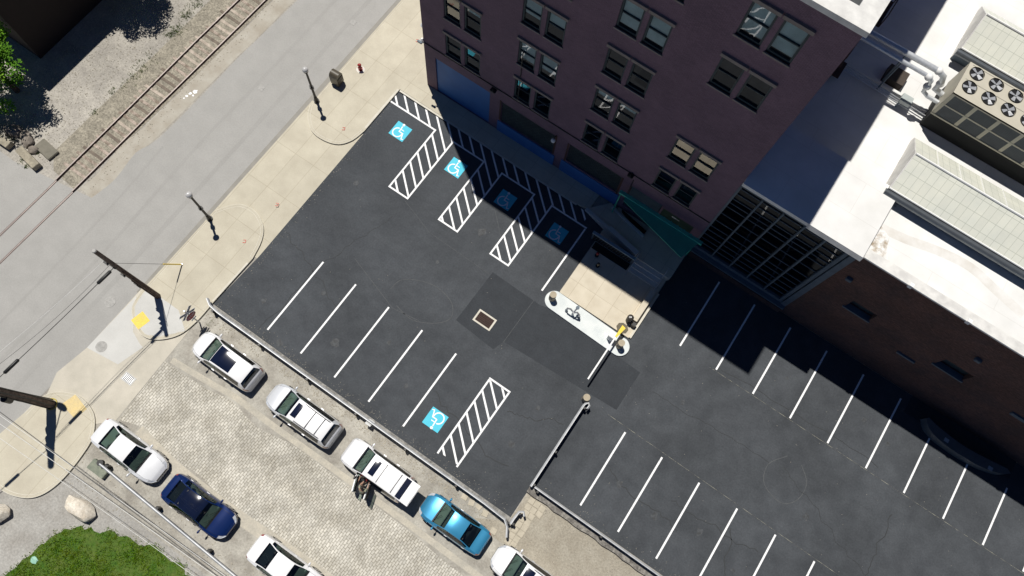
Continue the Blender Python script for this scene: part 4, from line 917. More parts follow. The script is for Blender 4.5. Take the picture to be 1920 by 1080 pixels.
# crossing sign
SX, SY = -2.0, -22.05
t = thing('crossing_sign', 'railroad crossing sign with a red stop sign below it on a steel post', 'sign', (SX, SY, 0))
MB().cyl(0, 0, -.02, 2.75, .045, n=10).obj('post', m_steel, t, 40)
m_reflw = mat('sign_white', (.62, .62, .64), .5); m_sgnred = mat('sign_red', (.32, .02, .03), .5); m_black = mat('sign_black', (.01, .01, .012), .5)
def signM(zc, ang, dx): # plane facing +x ; local x -> +y, local y -> z
    return Matrix.Translation((dx, 0, zc)) @ Matrix(((0, 0, 1, 0), (1, 0, 0, 0), (0, 1, 0, 0), (0, 0, 0, 1))) @ Matrix.Rotation(ang, 4, 'Z')
for i, (a, txt, dx) in enumerate(((math.radians(37), 'RAILROAD', .06), (math.radians(-37), 'CROSSING', .085))):
    bl = MB().box(-.60, .60, -.115, .115, -.008, .008, M=signM(2.4, a, dx)).obj('crossbuck_arm', m_reflw, t)
    if i == 1:
        font_mesh('CROSS', .17, signM(2.4, a, dx + .013) @ Matrix.Translation((-.34, 0, 0)), m_black, bl); font_mesh('ING', .17, signM(2.4, a, dx + .013) @ Matrix.Translation((.36, 0, 0)), m_black, bl)
    else:
        font_mesh('RAIL', .17, signM(2.4, a, dx + .013) @ Matrix.Translation((-.36, 0, 0)), m_black, bl); font_mesh('ROAD', .17, signM(2.4, a, dx + .013) @ Matrix.Translation((.36, 0, 0)), m_black, bl)
M = signM(1.72, 0, .065)
def ngon(mb, r, z0, z1, M, n=8): mb.prism([(r * math.cos(2 * PI * (i + .5) / n), r * math.sin(2 * PI * (i + .5) / n)) for i in range(n)], z0, z1, M)
b = MB(); ngon(b, .40, -.008, .004, M); st = b.obj('stop_sign', m_reflw, t); b = MB(); ngon(b, .375, .0045, .009, M); b.obj('red_face', m_sgnred, st); font_mesh('STOP', .27, signM(1.72, 0, .077), m_reflw, st)
MB().box(-.2, .2, -.09, .09, -.006, .006, M=signM(1.18, 0, .06)).obj('small_plate', m_reflw, t)

# ------------------------------------------------------------------ utility poles and wires
def pole(base, topv, r0, r1, label):
    t = thing('utility_pole', label, 'utility pole', (base[0], base[1], 0.1))
    B = Vector((0, 0, 0)); T = Vector((topv[0] - base[0], topv[1] - base[1], topv[2] - .1))
    MB().tube([B, B * .5 + T * .5, T], [r0, (r0 + r1) / 2, r1], 14).obj('pole', m_wood, t, 50)
    return t, B, T
pt, B, T = pole((-5.25, -22.23), (-5.58, -22.24, 8.2), .17, .12, 'brown wooden utility pole with a yellow-guarded guy wire on the middle corner')
def along(B, T, f): return B + (T - B) * f
b = MB()
for dx, dy, f0, f1, r in ((.17, -.04, .0, .62, .035), (.10, -.16, .0, .45, .03), (-.12, -.16, .0, .30, .05), (.18, .08, .1, .75, .02)): b.tube([along(B, T, f0) + Vector((dx, dy, 0)), along(B, T, f1) + Vector((dx, dy, 0))], r, 8)
b.obj('riser_pipe', m_rust, pt, 50)
b = MB()
for f in (.30, .34, .55, .80): p = along(B, T, f); b.box(p.x - .2, p.x + .1, p.y - .24, p.y + .08, p.z - .06, p.z + .06)
b.box(-.5, -.1, -.18, .0, 5.7, 5.78); b.obj('bracket', m_dark, pt)
MB().cyl(T.x, T.y, T.z, T.z + .06, .13, .10, 12).obj('pole_cap', m_iron, pt, 40)
# guy wire with pipe strut
gy = thing('guy_wire', 'guy wire with a yellow guard anchored in the pavement by the leaning utility pole', 'guy wire')
anc = Vector((-5.45, -19.73, .13)); top_ = Vector((-5.5, -22.2, 6.2))
MB().tube([anc, anc + (top_ - anc) * .30], .04, 8).obj('guard', m_yellow, gy, 50); MB().tube([anc, top_], .012, 5).obj('wire', m_dark, gy); MB().cyl(anc.x, anc.y, .12, .2, .06, n=10).obj('anchor', m_steel, gy)
p3, B3, T3 = pole((-5.8, -31.1), (-6.6, -31.6, 11.0), .27, .19, 'thick dark utility pole wrapped in cables at the left edge of the photo')
b = MB()
for i in range(6):
    a = i * 1.05; b.tube([B3 + Vector((.3 * math.cos(a), .3 * math.sin(a), 0)), along(B3, T3, .25) + Vector((.28 * math.cos(a + .4), .28 * math.sin(a + .4), 0)), along(B3, T3, .6 + .05 * i) + Vector((.24 * math.cos(a + .2), .24 * math.sin(a + .2), 0))], .035, 6)
b.obj('riser_pipe', m_dark, p3, 50)
MB().tube([Vector((.34 * math.cos(a), .34 * math.sin(a), .06)) for a in [i * PI / 10 for i in range(21)]], .035, 6).obj('yellow_ring', mat('yellow_band', (.55, .45, .08), .6), p3, 50)
for f, s in ((.35, .35), (.5, .3), (.62, .4)): p = along(B3, T3, f); MB().cyl(p.x + .1, p.y - .3, p.z - .3, p.z + .35, .2, n=14).obj('equipment_can', m_dark, p3, 40)
# lamp arm whose head shades the pad
b = MB(); p = along(B3, T3, .62); e = G(118, 765, 0) - SUN_T * 8.2 - Vector((-5.8, -31.1, .1)); e.z = 8.1
b.tube([p, (p + e) / 2 + Vector((0, 0, .25)), e], .035, 6); b.obj('lamp_arm', m_steel, p3, 50); b = MB(); b.sphere(e, .42, sx=1.0, sy=.5, sz=.25, n=14); b.obj('lamp_head', m_dark, p3, True)
def sag(p, q, s, n=14): return [p + (q - p) * (i / n) + Vector((0, 0, -s * 4 * (i / n) * (1 - i / n))) for i in range(n + 1)]
def cable(label, p, q, s, r, m, caps=()):
    t = thing('overhead_cable', label, 'cable', (0, 0, 0)); P = sag(Vector(p), Vector(q), s, 18); MB().tube(P, r, 5).obj('wire', m, t)
    for (a, l) in caps:
        pa = Vector(p) + (Vector(q) - Vector(p)) * a + Vector((0, 0, -s * 4 * a * (1 - a))); dd = (Vector(q) - Vector(p)).normalized() * l / 2
        MB().tube([pa - dd, pa - dd * .9, pa + dd * .9, pa + dd], [.05, .10, .10, .05], 10).obj('splice_case', m_dark, t, 50)
    return t
m_wire_w = mat('pale_wire', (.75, .75, .72), .6)
cable('black overhead cable with two splice cases between the two utility poles', (-5.35, -22.3, 6.05), (-6.0, -31.2, 6.1), .12, .022, m_dark, ((.09, 1.0), (.83, 1.0)))
cable('thin dark overhead wire bowed toward the street between the two utility poles', (-5.5, -22.25, 6.3), (-6.3, -31.3, 6.9), .5, .010, m_dark)
cable('thin pale overhead wire above the street between the two utility poles', (-5.5, -22.25, 7.0), (-6.4, -31.4, 7.6), .25, .010, m_wire_w)
cable('black overhead cable running off the left edge from the thick utility pole', (-6.2, -31.4, 7.2), (-7.6, -41.0, 7.2), .2, .022, m_dark, ((.3, 1.0),))
for i, (pa, pb, r, m, l) in enumerate(((G(-10, 772, 6.6), G(470, 1115, 6.0), .014, m_wire_w, 'pale overhead wire nearest the grey pipe rail'), (G(-10, 788, 6.4), G(445, 1110, 5.8), .016, m_wire_w, 'second pale overhead wire from the grey pipe rail'),
                                       (G(-10, 815, 6.0), G(405, 1110, 5.5), .012, m_wire_w, 'lowest pale overhead wire nearest the grass'), (G(-10, 765, 7.2), G(500, 1150, 6.6), .022, m_dark, 'black overhead cable above the grey pipe rail'))):
    cable(l, pa, pb, .15, r, m)

# ------------------------------------------------------------------ rocks, logs, plants
def rock(px, py, sx, sy, h, rz, m, label, seed, flat=False, name='rock'):
    random.seed(seed); p = G(px, py, h * .5); b = MB()
    for k in range(26):
        a = random.uniform(0, 2 * PI); e = random.uniform(-.2, 1.0); rr = random.uniform(.85, 1.1); ce = math.sqrt(max(0, 1 - max(0, e) ** 2 * .8))
        b.bm.verts.new((sx / 2 * rr * ce * math.cos(a), sy / 2 * rr * ce * math.sin(a), max(-.02, h * min(1, .25 + .85 * e))))
    r_ = bmesh.ops.convex_hull(b.bm, input=list(b.bm.verts)); bmesh.ops.delete(b.bm, geom=[g_ for g_ in r_['geom_interior'] if isinstance(g_, bmesh.types.BMVert)], context='VERTS')
    bmesh.ops.bevel(b.bm, geom=list(b.bm.edges), offset=.03, segments=2, affect='EDGES', clamp_overlap=True)
    M = Matrix.Translation((p.x, p.y, -.02)) @ Matrix.Rotation(rz, 4, 'Z'); bmesh.ops.transform(b.bm, matrix=M, verts=b.bm.verts)
    return tag(b.obj(name, m, None, 50), label, 'rock')
rock(148, 953, 2.15, 1.25, .8, -.05, m_rock, 'large pale cream boulder on the gravel above the lawn', 4, name='boulder')
rock(-4, 963, 1.3, 1.1, .8, .3, m_rock, 'tan boulder cut off by the left edge of the photo', 6, name='boulder')
rock(23, 244, 1.3, 1.0, .45, .3, m_rock2, 'brownish rock half in the tree shadow at the upper left', 8)
rock(49, 259, 1.4, 1.0, .45, -.5, m_rock2, 'grey angular rock between the brown rock and the flat slab', 12)
rock(62, 280, .8, .6, .35, .8, m_rock2, 'smallest dark rock beside the flat slab', 15)
p = G(86, 279, .2); M = Matrix.Translation((p.x, p.y, 0)) @ Matrix.Rotation(-.12, 4, 'Z')
tag(MB().box(-.75, .75, -.42, .42, 0, .2, M=M, bev=.03).obj('stone_slab', m_slab), 'flat rectangular stone slab beside the railway ballast', 'stone slab')
def beam(a, c_, label):
    A = G(*a, .45); C_ = G(*c_, .45); d = (C_ - A); L = d.length; ang = math.atan2(d.y, d.x)
    t = tag(MB().box(0, L, -.27, .27, -.45, .02, M=Matrix.Translation(A) @ Matrix.Rotation(ang, 4, 'Z'), bev=.02).obj('timber_beam', m_beam), label, 'timber beam', 'timber beams at the street end')
beam((-22, 245), (16, 271), 'weathered timber beam farther left, cut off by the photo edge'); beam((34, 278), (67, 311), 'weathered timber beam nearest the railway track')
# trees outside the left edge and the shed
def tree(x, y, z, r, seed, label):
    random.seed(seed); t = thing('tree', label, 'tree', (x, y, 0))
    b = MB(); b.tube([(0, 0, 0), (.1, 0, 1.5), (0, .1, z * .85)], [.2, .15, .07], 8); 
    for i in range(8):
        a = i * .8; b.tube([(0, 0, 1.4 + i * .25), (r * .6 * math.cos(a), r * .6 * math.sin(a), z + random.uniform(-.6, .6))], [.06, .02], 5)
    b.obj('trunk', m_bark, t, 50)
    for li in range(3):
        b = MB(); cl = [(random.gauss(0, .45) * r, random.gauss(0, .45) * r, z + random.gauss(0, .3) * r, random.uniform(.25, .5) * r * .75) for _ in range(22)]
        for (cx, cy, cz, cr) in cl:
            if math.hypot(cx, cy) > r: s = r / math.hypot(cx, cy) * .9; cx *= s; cy *= s
            for k in range(190):
                d = Vector((random.gauss(0, 1), random.gauss(0, 1), random.gauss(0, .8))).normalized() * cr * random.uniform(.4, 1.05)
                p = Vector((cx, cy, cz)) + d; a = Vector((random.uniform(-1, 1), random.uniform(-1, 1), random.uniform(-.5, .5))).normalized() * random.uniform(.06, .12); c_ = a.cross(Vector((random.uniform(-.5, .5), random.uniform(-.5, .5), 1))).normalized() * random.uniform(.03, .06)
                b.quad([p - a, p + c_, p + a, p - c_])
        b.obj('foliage', m_leafs[li], t)
    return t
tree(-23.2, -16.6, 4.0, 2.35, 3, 'bright green leafy tree reaching in from the left edge'); tree(-23.0, -6.3, 4.4, 2.6, 8, 'leafy tree at the top left whose crown shades the gravel by the shed')
tree(-24.5, -20.5, 4.5, 2.2, 14, 'leafy tree outside the left edge shading the brown rock'); tree(-23.4, -1.5, 4.6, 2.4, 17, 'leafy tree at the top left beyond the shed corner')
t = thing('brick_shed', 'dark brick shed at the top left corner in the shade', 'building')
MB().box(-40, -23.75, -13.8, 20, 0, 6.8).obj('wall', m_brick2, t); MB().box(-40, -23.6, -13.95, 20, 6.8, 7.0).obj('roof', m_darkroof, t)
# lawn: soil + blades
lawn = smooth_poly([(-1.6, -42), (-.9, -39.6), (-.6, -38.2), (-.35, -36.9), (.2, -35.9), (.9, -35.3), (2.0, -34.8), (3.6, -34.25), (5.0, -33.95), (6.3, -33.8), (7.7, -34.0), (9, -34.8), (9, -42)], 4)
random.seed(77); lawn = [(x + random.uniform(-.12, .12), y + random.uniform(-.16, .16)) for x, y in lawn]
b = MB(); b.sheet(lawn, .004); struct(b.obj('lawn_soil', m_soil))
def inside(p, poly):
    c = False; j = len(poly) - 1
    for i in range(len(poly)):
        if (poly[i][1] > p[1]) != (poly[j][1] > p[1]) and p[0] < (poly[j][0] - poly[i][0]) * (p[1] - poly[i][1]) / (poly[j][1] - poly[i][1]) + poly[i][0]: c = not c
        j = i
    return c
def blades(mb, x, y, n, r, h):
    for k in range(n):
        a = random.uniform(0, 2 * PI); px, py = x + random.gauss(0, r), y + random.gauss(0, r); hh = h * random.uniform(.5, 1.3); lx, ly = random.uniform(-.6, .6) * hh, random.uniform(-.6, .6) * hh; wx, wy = .012 * math.cos(a), .012 * math.sin(a)
        wx *= 1.6; wy *= 1.6
        mb.bm.faces.new([mb.bm.verts.new(v) for v in ((px - wx, py - wy, 0), (px + wx, py + wy, 0), (px + lx, py + ly, hh))])
random.seed(31); b = MB(); n = 0
from mathutils import noise as NN
while n < 9000:
    x, y = random.uniform(-2, 9), random.uniform(-41, -33.3)
    dens = .62 + NN.noise(Vector((x * .8, y * .8, 0)))
    if random.random() > dens: continue
    if not inside((x + random.uniform(-.25, .25), y + random.uniform(-.25, .25)), lawn): continue
    blades(b, x, y, 4, .05, .11); n += 1
b.obj('grass', m_grass)['kind'] = 'stuff'
b = MB()
for (px, py, n, r) in ((350, 28, 60, .28), (332, 55, 60, .25), (318, 64, 50, .2), (370, 8, 50, .25), (268, 125, 30, .3), (250, 145, 20, .25), (210, 170, 15, .15), (178, 211, 18, .10), (232, 160, 15, .3), (50, 312, 18, .12), (76, 284, 22, .10), (22, 262, 14, .2), (40, 300, 15, .15), (290, 105, 15, .4), (395, 612 - 6, 4, .15), (440, 600, 0, .1)):
    p = G(px, py, 0)
    for k in range(n): blades(b, p.x + random.gauss(0, r), p.y + random.gauss(0, r), 5, .04, .10)
b.obj('weeds', mat('weed', (.17, .25, .045), .9, col2=(.10, .16, .03), scale=3, spec=.05))['kind'] = 'stuff'
b = MB(); b.sheet([(-2.4, -33.4), (40, -33.4), (40, -60), (-12, -60), (-9, -38), (-5.5, -36.4)], -.006); struct(b.obj('gravel_lot', mat('grey_gravel', (.37, .36, .335), .95, col2=(.29, .275, .25), scale=.7, fine=.22, fscale=8, big=.08, bump=.4, bscale=12)))
random.seed(13)
def scrap(px, py, m, label, cat, s_):
    p = G(px, py, 0); b = MB(); n = 9; ring = [b.bm.verts.new((p.x + s_ * random.uniform(.6, 1.1) * math.cos(i * 2 * PI / n), p.y + s_ * random.uniform(.4, .9) * math.sin(i * 2 * PI / n), random.uniform(.01, .06))) for i in range(n)]; c = b.bm.verts.new((p.x, p.y, .11))
    for i in range(n): b.bm.faces.new([ring[i], ring[(i + 1) % n], c])
    return tag(b.obj(cat.replace(' ', '_'), m), label, cat)
scrap(65, 1049, mat('pale_green_plastic', (.35, .62, .5), .5), 'crumpled pale green plastic sheet on the edge of the lawn', 'plastic sheet', .28)
b = MB()
for (px, py, r) in ((350, 180, .10), (357, 175, .12), (366, 172, .16), (362, 179, .09), (345, 184, .06)):
    p = G(px, py, 0); b.sheet([(p.x + r * random.uniform(.6, 1.2) * math.cos(a * PI / 5), p.y + r * 1.2 * random.uniform(.6, 1.2) * math.sin(a * PI / 5)) for a in range(10)], -.002 + .001 * r)
struct(b.obj('spilled_paint', m_paint))
b = MB()
for (px, py, r) in ((1080, 240, .1),):
    pass
for (px, py, r, n) in ((700, 590, .9, 10), (480, 600, .7, 8)): pass
b.bm.free()
# scattered pebbles and grit
random.seed(41); b = MB()
def pebble(mb, x, y, s):
    h = s * .5; a = random.uniform(0, PI); c, sn = math.cos(a) * s, math.sin(a) * s
    v = [mb.bm.verts.new(q) for q in ((x + c, y + sn, -.01), (x - sn, y + c, -.01), (x - c, y - sn, -.01), (x + sn, y - c, -.01))]; tp = mb.bm.verts.new((x + random.uniform(-.3, .3) * s, y, h))
    for i in range(4): mb.bm.faces.new([v[i], v[(i + 1) % 4], tp])
for k in range(5200):
    r = random.random()
    if r < .55: x, y = random.uniform(-23, -13.5), random.uniform(-19.5, 3)
    elif r < .75: x, y = random.uniform(-2, 21), random.uniform(-21.7, -21.0)
    elif r < .9: x, y = random.uniform(22, 34), random.uniform(-21.8, -18.9)
    else: x, y = random.uniform(-5, 12), random.uniform(-34.2, -31.5)
    pebble(b, x, y, random.uniform(.02, .06))
o = b.obj('pebbles', mat('pebble', (.46, .42, .34), .9, col2=(.28, .255, .21), scale=3)); o['kind'] = 'stuff'

# ------------------------------------------------------------------ cars
def interp(keys, u):
    if u <= keys[0][0]: return keys[0][1]
    for i in range(len(keys) - 1):
        a, b = keys[i], keys[i + 1]
        if u <= b[0]:
            t = (u - a[0]) / (b[0] - a[0])
            p = keys[i - 1] if i > 0 else a; n = keys[i + 2] if i + 2 < len(keys) else b
            d = (b[1] - a[1]) / (b[0] - a[0])
            def slope(l, m_, r_):
                if l is m_ or r_ is m_: return d
                s0 = (m_[1] - l[1]) / (m_[0] - l[0]); s1 = (r_[1] - m_[1]) / (r_[0] - m_[0])
                return 0 if s0 * s1 <= 0 else 2 * s0 * s1 / (s0 + s1)
            m0 = slope(p, a, b); m1 = slope(a, b, n); h = b[0] - a[0]; t2 = t * t; t3 = t2 * t
            return (2 * t3 - 3 * t2 + 1) * a[1] + (t3 - 2 * t2 + t) * h * m0 + (-2 * t3 + 3 * t2) * b[1] + (t3 - t2) * h * m1
    return keys[-1][1]
# body styles; u runs from tail (0) to nose (1)
STY = {
 'sedan': dict(w=[(0, .72), (.015, .82), (.06, .93), (.2, .985), (.45, 1), (.75, .985), (.88, .93), (.95, .82), (.985, .66), (1, .52)],
   belt=[(0, .72), (.02, .86), (.08, .95), (.3, .97), (.55, .93), (.72, .90), (.85, .80), (.95, .68), (1, .50)],
   top=[(0, .80), (.02, .98), (.06, 1.04), (.15, 1.09), (.17, 1.11), (.33, 1.39), (.48, 1.45), (.562, 1.41), (.742, 1.0), (.757, .98), (.86, .90), (.95, .76), (1, .55)],
   tw=[(0, .66), (.06, .76), (.15, .74), (.32, .63), (.5, .64), (.58, .66), (.73, .76), (.86, .76), (.95, .62), (1, .44)],
   ws=(.572, .742), rw=(.158, .325), sw=[(.20, .46), (.475, .665)], H=1.45),
 'fast': dict(w=[(0, .66), (.015, .78), (.06, .92), (.2, 1.0), (.45, .985), (.75, .99), (.88, .93), (.95, .80), (.985, .62), (1, .46)],
   belt=[(0, .72), (.02, .88), (.08, .98), (.3, .99), (.55, .93), (.72, .88), (.85, .80), (.95, .66), (1, .48)],
   top=[(0, .80), (.02, 1.0), (.06, 1.08), (.10, 1.13), (.2, 1.27), (.33, 1.39), (.48, 1.44), (.56, 1.40), (.745, .98), (.76, .95), (.86, .86), (.95, .72), (1, .52)],
   tw=[(0, .6), (.06, .72), (.12, .66), (.3, .60), (.5, .61), (.58, .64), (.74, .76), (.86, .76), (.95, .6), (1, .40)],
   ws=(.60, .745), rw=(.115, .25), sw=[(.20, .45), (.465, .665)], H=1.44),
 'crossover': dict(w=[(0, .76), (.015, .86), (.05, .94), (.2, .99), (.45, 1), (.75, .985), (.87, .93), (.94, .82), (.98, .62), (1, .42)],
   belt=[(0, .78), (.02, .98), (.06, 1.08), (.3, 1.07), (.55, 1.03), (.74, 1.0), (.86, .92), (.95, .78), (1, .58)],
   top=[(0, .86), (.012, 1.06), (.024, 1.16), (.095, 1.60), (.2, 1.68), (.48, 1.72), (.595, 1.66), (.775, 1.10), (.79, 1.07), (.87, 1.0), (.95, .85), (1, .62)],
   tw=[(0, .72), (.03, .80), (.10, .66), (.2, .66), (.5, .68), (.6, .70), (.77, .82), (.86, .78), (.94, .64), (1, .36)],
   ws=(.605, .775), rw=(.028, .088), sw=[(.12, .29), (.305, .50), (.515, .70)], H=1.72),
 'boxy': dict(w=[(0, .88), (.01, .92), (.04, .96), (.2, .99), (.45, 1), (.75, .99), (.88, .96), (.95, .90), (.985, .80), (1, .68)],
   belt=[(0, .85), (.01, 1.05), (.04, 1.15), (.3, 1.13), (.55, 1.11), (.74, 1.10), (.88, 1.04), (.96, .92), (1, .68)],
   top=[(0, .90), (.01, 1.15), (.015, 1.3), (.03, 1.72), (.06, 1.78), (.3, 1.83), (.48, 1.83), (.59, 1.78), (.745, 1.22), (.76, 1.19), (.88, 1.13), (.96, 1.0), (1, .72)],
   tw=[(0, .84), (.03, .76), (.06, .72), (.3, .72), (.5, .73), (.6, .74), (.73, .82), (.88, .82), (.95, .76), (1, .60)],
   ws=(.60, .745), rw=(.012, .028), sw=[(.06, .24), (.26, .46), (.475, .67)], H=1.83)}
def car(name, label, cat, x, y, rz, L, W, style, pm, roofm=None, sun=None, sunm=None, rails=False, opendoors=False, glassroof=False, frontgl=None, dark_rear=True, bars=()):
    S_ = STY[style]; hw = W / 2
    t = thing(name, label, cat, (x, y, 0), rz)
    NU = 110; us = sorted(set([i / NU for i in range(NU + 1)] + [.004, .012, *S_['ws'], *S_['rw'], *[v for s in S_['sw'] for v in s], *(list(sun[:2]) if sun else [])]))
    tsv = [0, .5, 1, 1.5, 2, 2.5, 3, 3.5, 4, 4.12, 4.4, 4.7, 4.90, 5, 5.06, 5.12, 5.4, 5.7, 6, 6.3, 6.5, 6.7, 6.85, 7]
    if sun: tsv = sorted(set(tsv + [sun[2]]))
    def prof(u):
        w_ = interp(S_['w'], u) * hw; zb = interp(S_['belt'], u); zt = interp(S_['top'], u); tw = interp(S_['tw'], u) * hw
        cr = .05 if zt - zb > .2 else .03
        tw = min(tw, w_ * .93); return [(w_ * .90, .20), (w_ * .975, .30), (w_, .52), (w_ * .985, (zb + .5) / 2 + .08), (w_ * .935, zb), (tw, max(zt - cr, zb + .008)), (tw * .55, zt - .012), (0, zt)]
    def pt(P, tt):
        if tt >= 7: return P[7]
        i = int(tt); f = tt - i
        if i == 4 or i >= 5 and False: a, b = P[4], P[5]; bow = .03 * math.sin(PI * f) if (P[5][1] - P[4][1]) > .15 else 0; return (a[0] + (b[0] - a[0]) * f + bow, a[1] + (b[1] - a[1]) * f)
        if i < 4: c = [P[max(i - 1, 0)], P[i], P[i + 1], P[min(i + 2, 4)]]
        else: c = [P[max(i - 1, 5)], P[i], P[i + 1], (P[i + 1] if i == 6 and False else ((-P[6][0], P[6][1]) if i == 6 else P[7]))]
        return tuple(.5 * (2 * c[1][k] + (c[2][k] - c[0][k]) * f + (2 * c[0][k] - 5 * c[1][k] + 4 * c[2][k] - c[3][k]) * f * f + (3 * c[1][k] - c[0][k] - 3 * c[2][k] + c[3][k]) * f ** 3) for k in range(2))
    wr = .34 if style in ('sedan', 'fast') else .38; wx = (.185 if style != 'boxy' else .19, .80)
    regions = {}
    def reg(u, tt, side, X, Z):
        ws, rw = S_['ws'], S_['rw']; zb = interp(S_['belt'], u); zt = interp(S_['top'], u)
        for q in wx:
            if tt < 3.6 and math.hypot(X - (q - .5) * L, Z - wr * .95) < wr + .05: return None
        if tt > 5.12 and ws[0] < u < ws[1]: return 'windshield'
        if tt > 5.12 and rw[0] < u < rw[1]: return 'rear_window'
        if tt > 5 and ws[1] < u < ws[1] + .018: return 'cowl'
        if 4.12 < tt < 4.9 and zt - zb > .16:
            for k, s in enumerate(S_['sw']):
                if s[0] < u < s[1]: 
                    if opendoors and side > 0 and .26 < u < .67: return None
                    return ('side_window', side, k)
            if S_['sw'][0][0] < u < S_['sw'][-1][1]: return 'cowl'
        if opendoors and side > 0 and 1.0 < tt < 4.9 and .27 < u < .67 and not (.455 < u < .475): return None
        if u > .925 and 2.9 < tt < 5 and interp(S_['w'], u) < .93: return ('headlight', side)
        if u < .045 and 2.8 < tt < 4.95: return ('tail_light', side)
        if sun and sun[0] < u < sun[1] and tt > sun[2]: return 'sunroof'
        if tt > 5 and S_['rw'][1] < u < ws[0]: return 'roof'
        if ws[1] + .018 < u < .95 and 5.05 < tt < 5.13: return 'cowl'
        if .5 > tt: return 'sill'
        return 'body'
    for side in (1, -1):
        for i in range(len(us) - 1):
            u0, u1 = us[i], us[i + 1]; P0, P1 = prof(u0), prof(u1); um = (u0 + u1) / 2
            for k in range(len(tsv) - 1):
                t0, t1 = tsv[k], tsv[k + 1]; a, b, c, d = pt(P0, t0), pt(P1, t0), pt(P1, t1), pt(P0, t1)
                Z = (a[1] + c[1]) / 2; r = reg(um, (t0 + t1) / 2, side, (um - .5) * L, Z)
                if r is None: continue
                regions.setdefault(r, []).append([((u0 - .5) * L, a[0] * side, a[1]), ((u1 - .5) * L, b[0] * side, b[1]), ((u1 - .5) * L, c[0] * side, c[1]), ((u0 - .5) * L, d[0] * side, d[1])])
    # rear face cap
    P0 = prof(0); regions.setdefault('body', []); P1 = prof(1)
    gl = frontgl or m_carglass
    mats_ = {'windshield': gl, 'rear_window': m_darkglass if dark_rear else m_carglass, 'cowl': m_trim, 'roof': roofm or pm, 'sunroof': sunm or m_glassroof, 'sill': m_trim, 'body': pm}
    if glassroof: mats_['roof'] = m_glassroof
    body = None
    for r, quads in sorted(regions.items(), key=lambda q: 0 if q[0] == 'body' else 1):
        mb = MB(); vm = {}
        def V(p):
            key = (round(p[0], 4), round(p[1], 4), round(p[2], 4))
            if key not in vm: vm[key] = mb.bm.verts.new(p)
            return vm[key]
        for q in quads:
            vs = []; [vs.append(V(p)) for p in q if V(p) not in vs]
            if len(vs) >= 3:
                try: mb.bm.faces.new(vs)
                except ValueError: pass
        if r == 'body':
            for PP, X in ((P0, -L / 2), (P1, L / 2)):
                loop = [(X, p[0], p[1]) for p in PP] + [(X, -p[0], p[1]) for p in reversed(PP[:-1])]
                mb.bm.faces.new([mb.bm.verts.new(p) for p in loop])
        nm, m = (r[0], {'side_window': m_darkglass if (r[0] == 'side_window' and style in ('crossover', 'boxy') and r[2] < 2) else m_carglass, 'headlight': m_lamp, 'tail_light': m_tail}[r[0]]) if isinstance(r, tuple) else ({'cowl': 'black_trim'}.get(r, r), mats_[r])
        o = mb.obj(nm, m, t, 32)
        if r == 'body': body = o
    # chassis and cabin
    b = MB(); b.box(-L * .46, L * .46, -hw * .82, hw * .82, .17, .55); b.box(-L * .12, L * .22, -hw * .82, hw * .82, .3, .6); b.obj('underbody', m_trim, t)
    zs = S_['belt'][3][1]
    b = MB(); b.box((S_['ws'][1] - .5 - .11) * L, (S_['ws'][1] - .5 - .005) * L, -hw * .72, hw * .72, zs - .16, zs - .06, bev=.03); b.box((S_['rw'][0] - .5) * L + .05, (S_['rw'][1] - .5) * L - .02, -hw * .62, hw * .62, zs - .12, zs - .04, bev=.02); b.obj('dashboard', m_dash, t)
    b = MB(); 
    for sx in (.50, .30):
        for sy in (-.38, .38):
            X = (sx - .5) * L + .1; b.box(X - .05, X + .5, sy - .24, sy + .24, .5, .66, bev=.04); b.box(X - .16, X + .02, sy - .24, sy + .24, .6, zs + .22, bev=.04); b.box(X - .16, X - .04, sy - .12, sy + .12, zs + .24, zs + .36, bev=.03)
    b.obj('seats', m_seat, t)
    b = MB(); b.tube([((S_['ws'][1] - .5) * L - .75 + .0, .38 + .19 * math.cos(a), zs + .02 + .19 * math.sin(a)) for a in [i * PI / 8 for i in range(17)]], .015, 5); b.obj('steering_wheel', m_trim, t)
    b = MB(); b.sphere(Vector(((S_['ws'][0] - .5) * L + .18, 0, S_['H'] - .16)), .09, sx=.3, sy=1.1, sz=.4, n=8); b.obj('inside_mirror', m_trim, t)
    # wheels
    for q in wx:
        for s in (1, -1):
            M = Matrix.Translation(((q - .5) * L, s * (hw - .125), wr - .02)) @ Matrix.Rotation(PI / 2, 4, 'X')
            b = MB(); b.cyl(0, 0, -.11, .11, wr - .02, n=28, M=M); wh = b.obj('wheel', m_rubber, t, 40)
            b = MB(); b.cyl(0, 0, -.115, .115, wr * .62, n=20, M=M); b.obj('rim', m_alloy, wh, 40)
            b = MB(); X0_ = (q - .5) * L; prev = None
            for a_ in range(-10, 191, 10):
                c_, s_ = math.cos(math.radians(a_)), math.sin(math.radians(a_)); Z0_ = wr * .95; r0_, r1_ = wr + .0, wr + .11; yy_ = hw * interp(S_['w'], q)
                ring = [b.bm.verts.new((X0_ + r_ * c_, s * y_, Z0_ + r_ * s_)) for r_, y_ in ((r0_, yy_ - .16), (r0_, yy_ + .006), (r1_, yy_ + .001))]
                if prev: [b.bm.faces.new([prev[k_], prev[k_ + 1], ring[k_ + 1], ring[k_]]) for k_ in range(2)]
                prev = ring
            b.obj('wheel_arch', pm if style in ('sedan', 'fast') else m_trim, t, 40)
    # mirrors, handles, wipers, plate
    um = S_['ws'][1] - .035
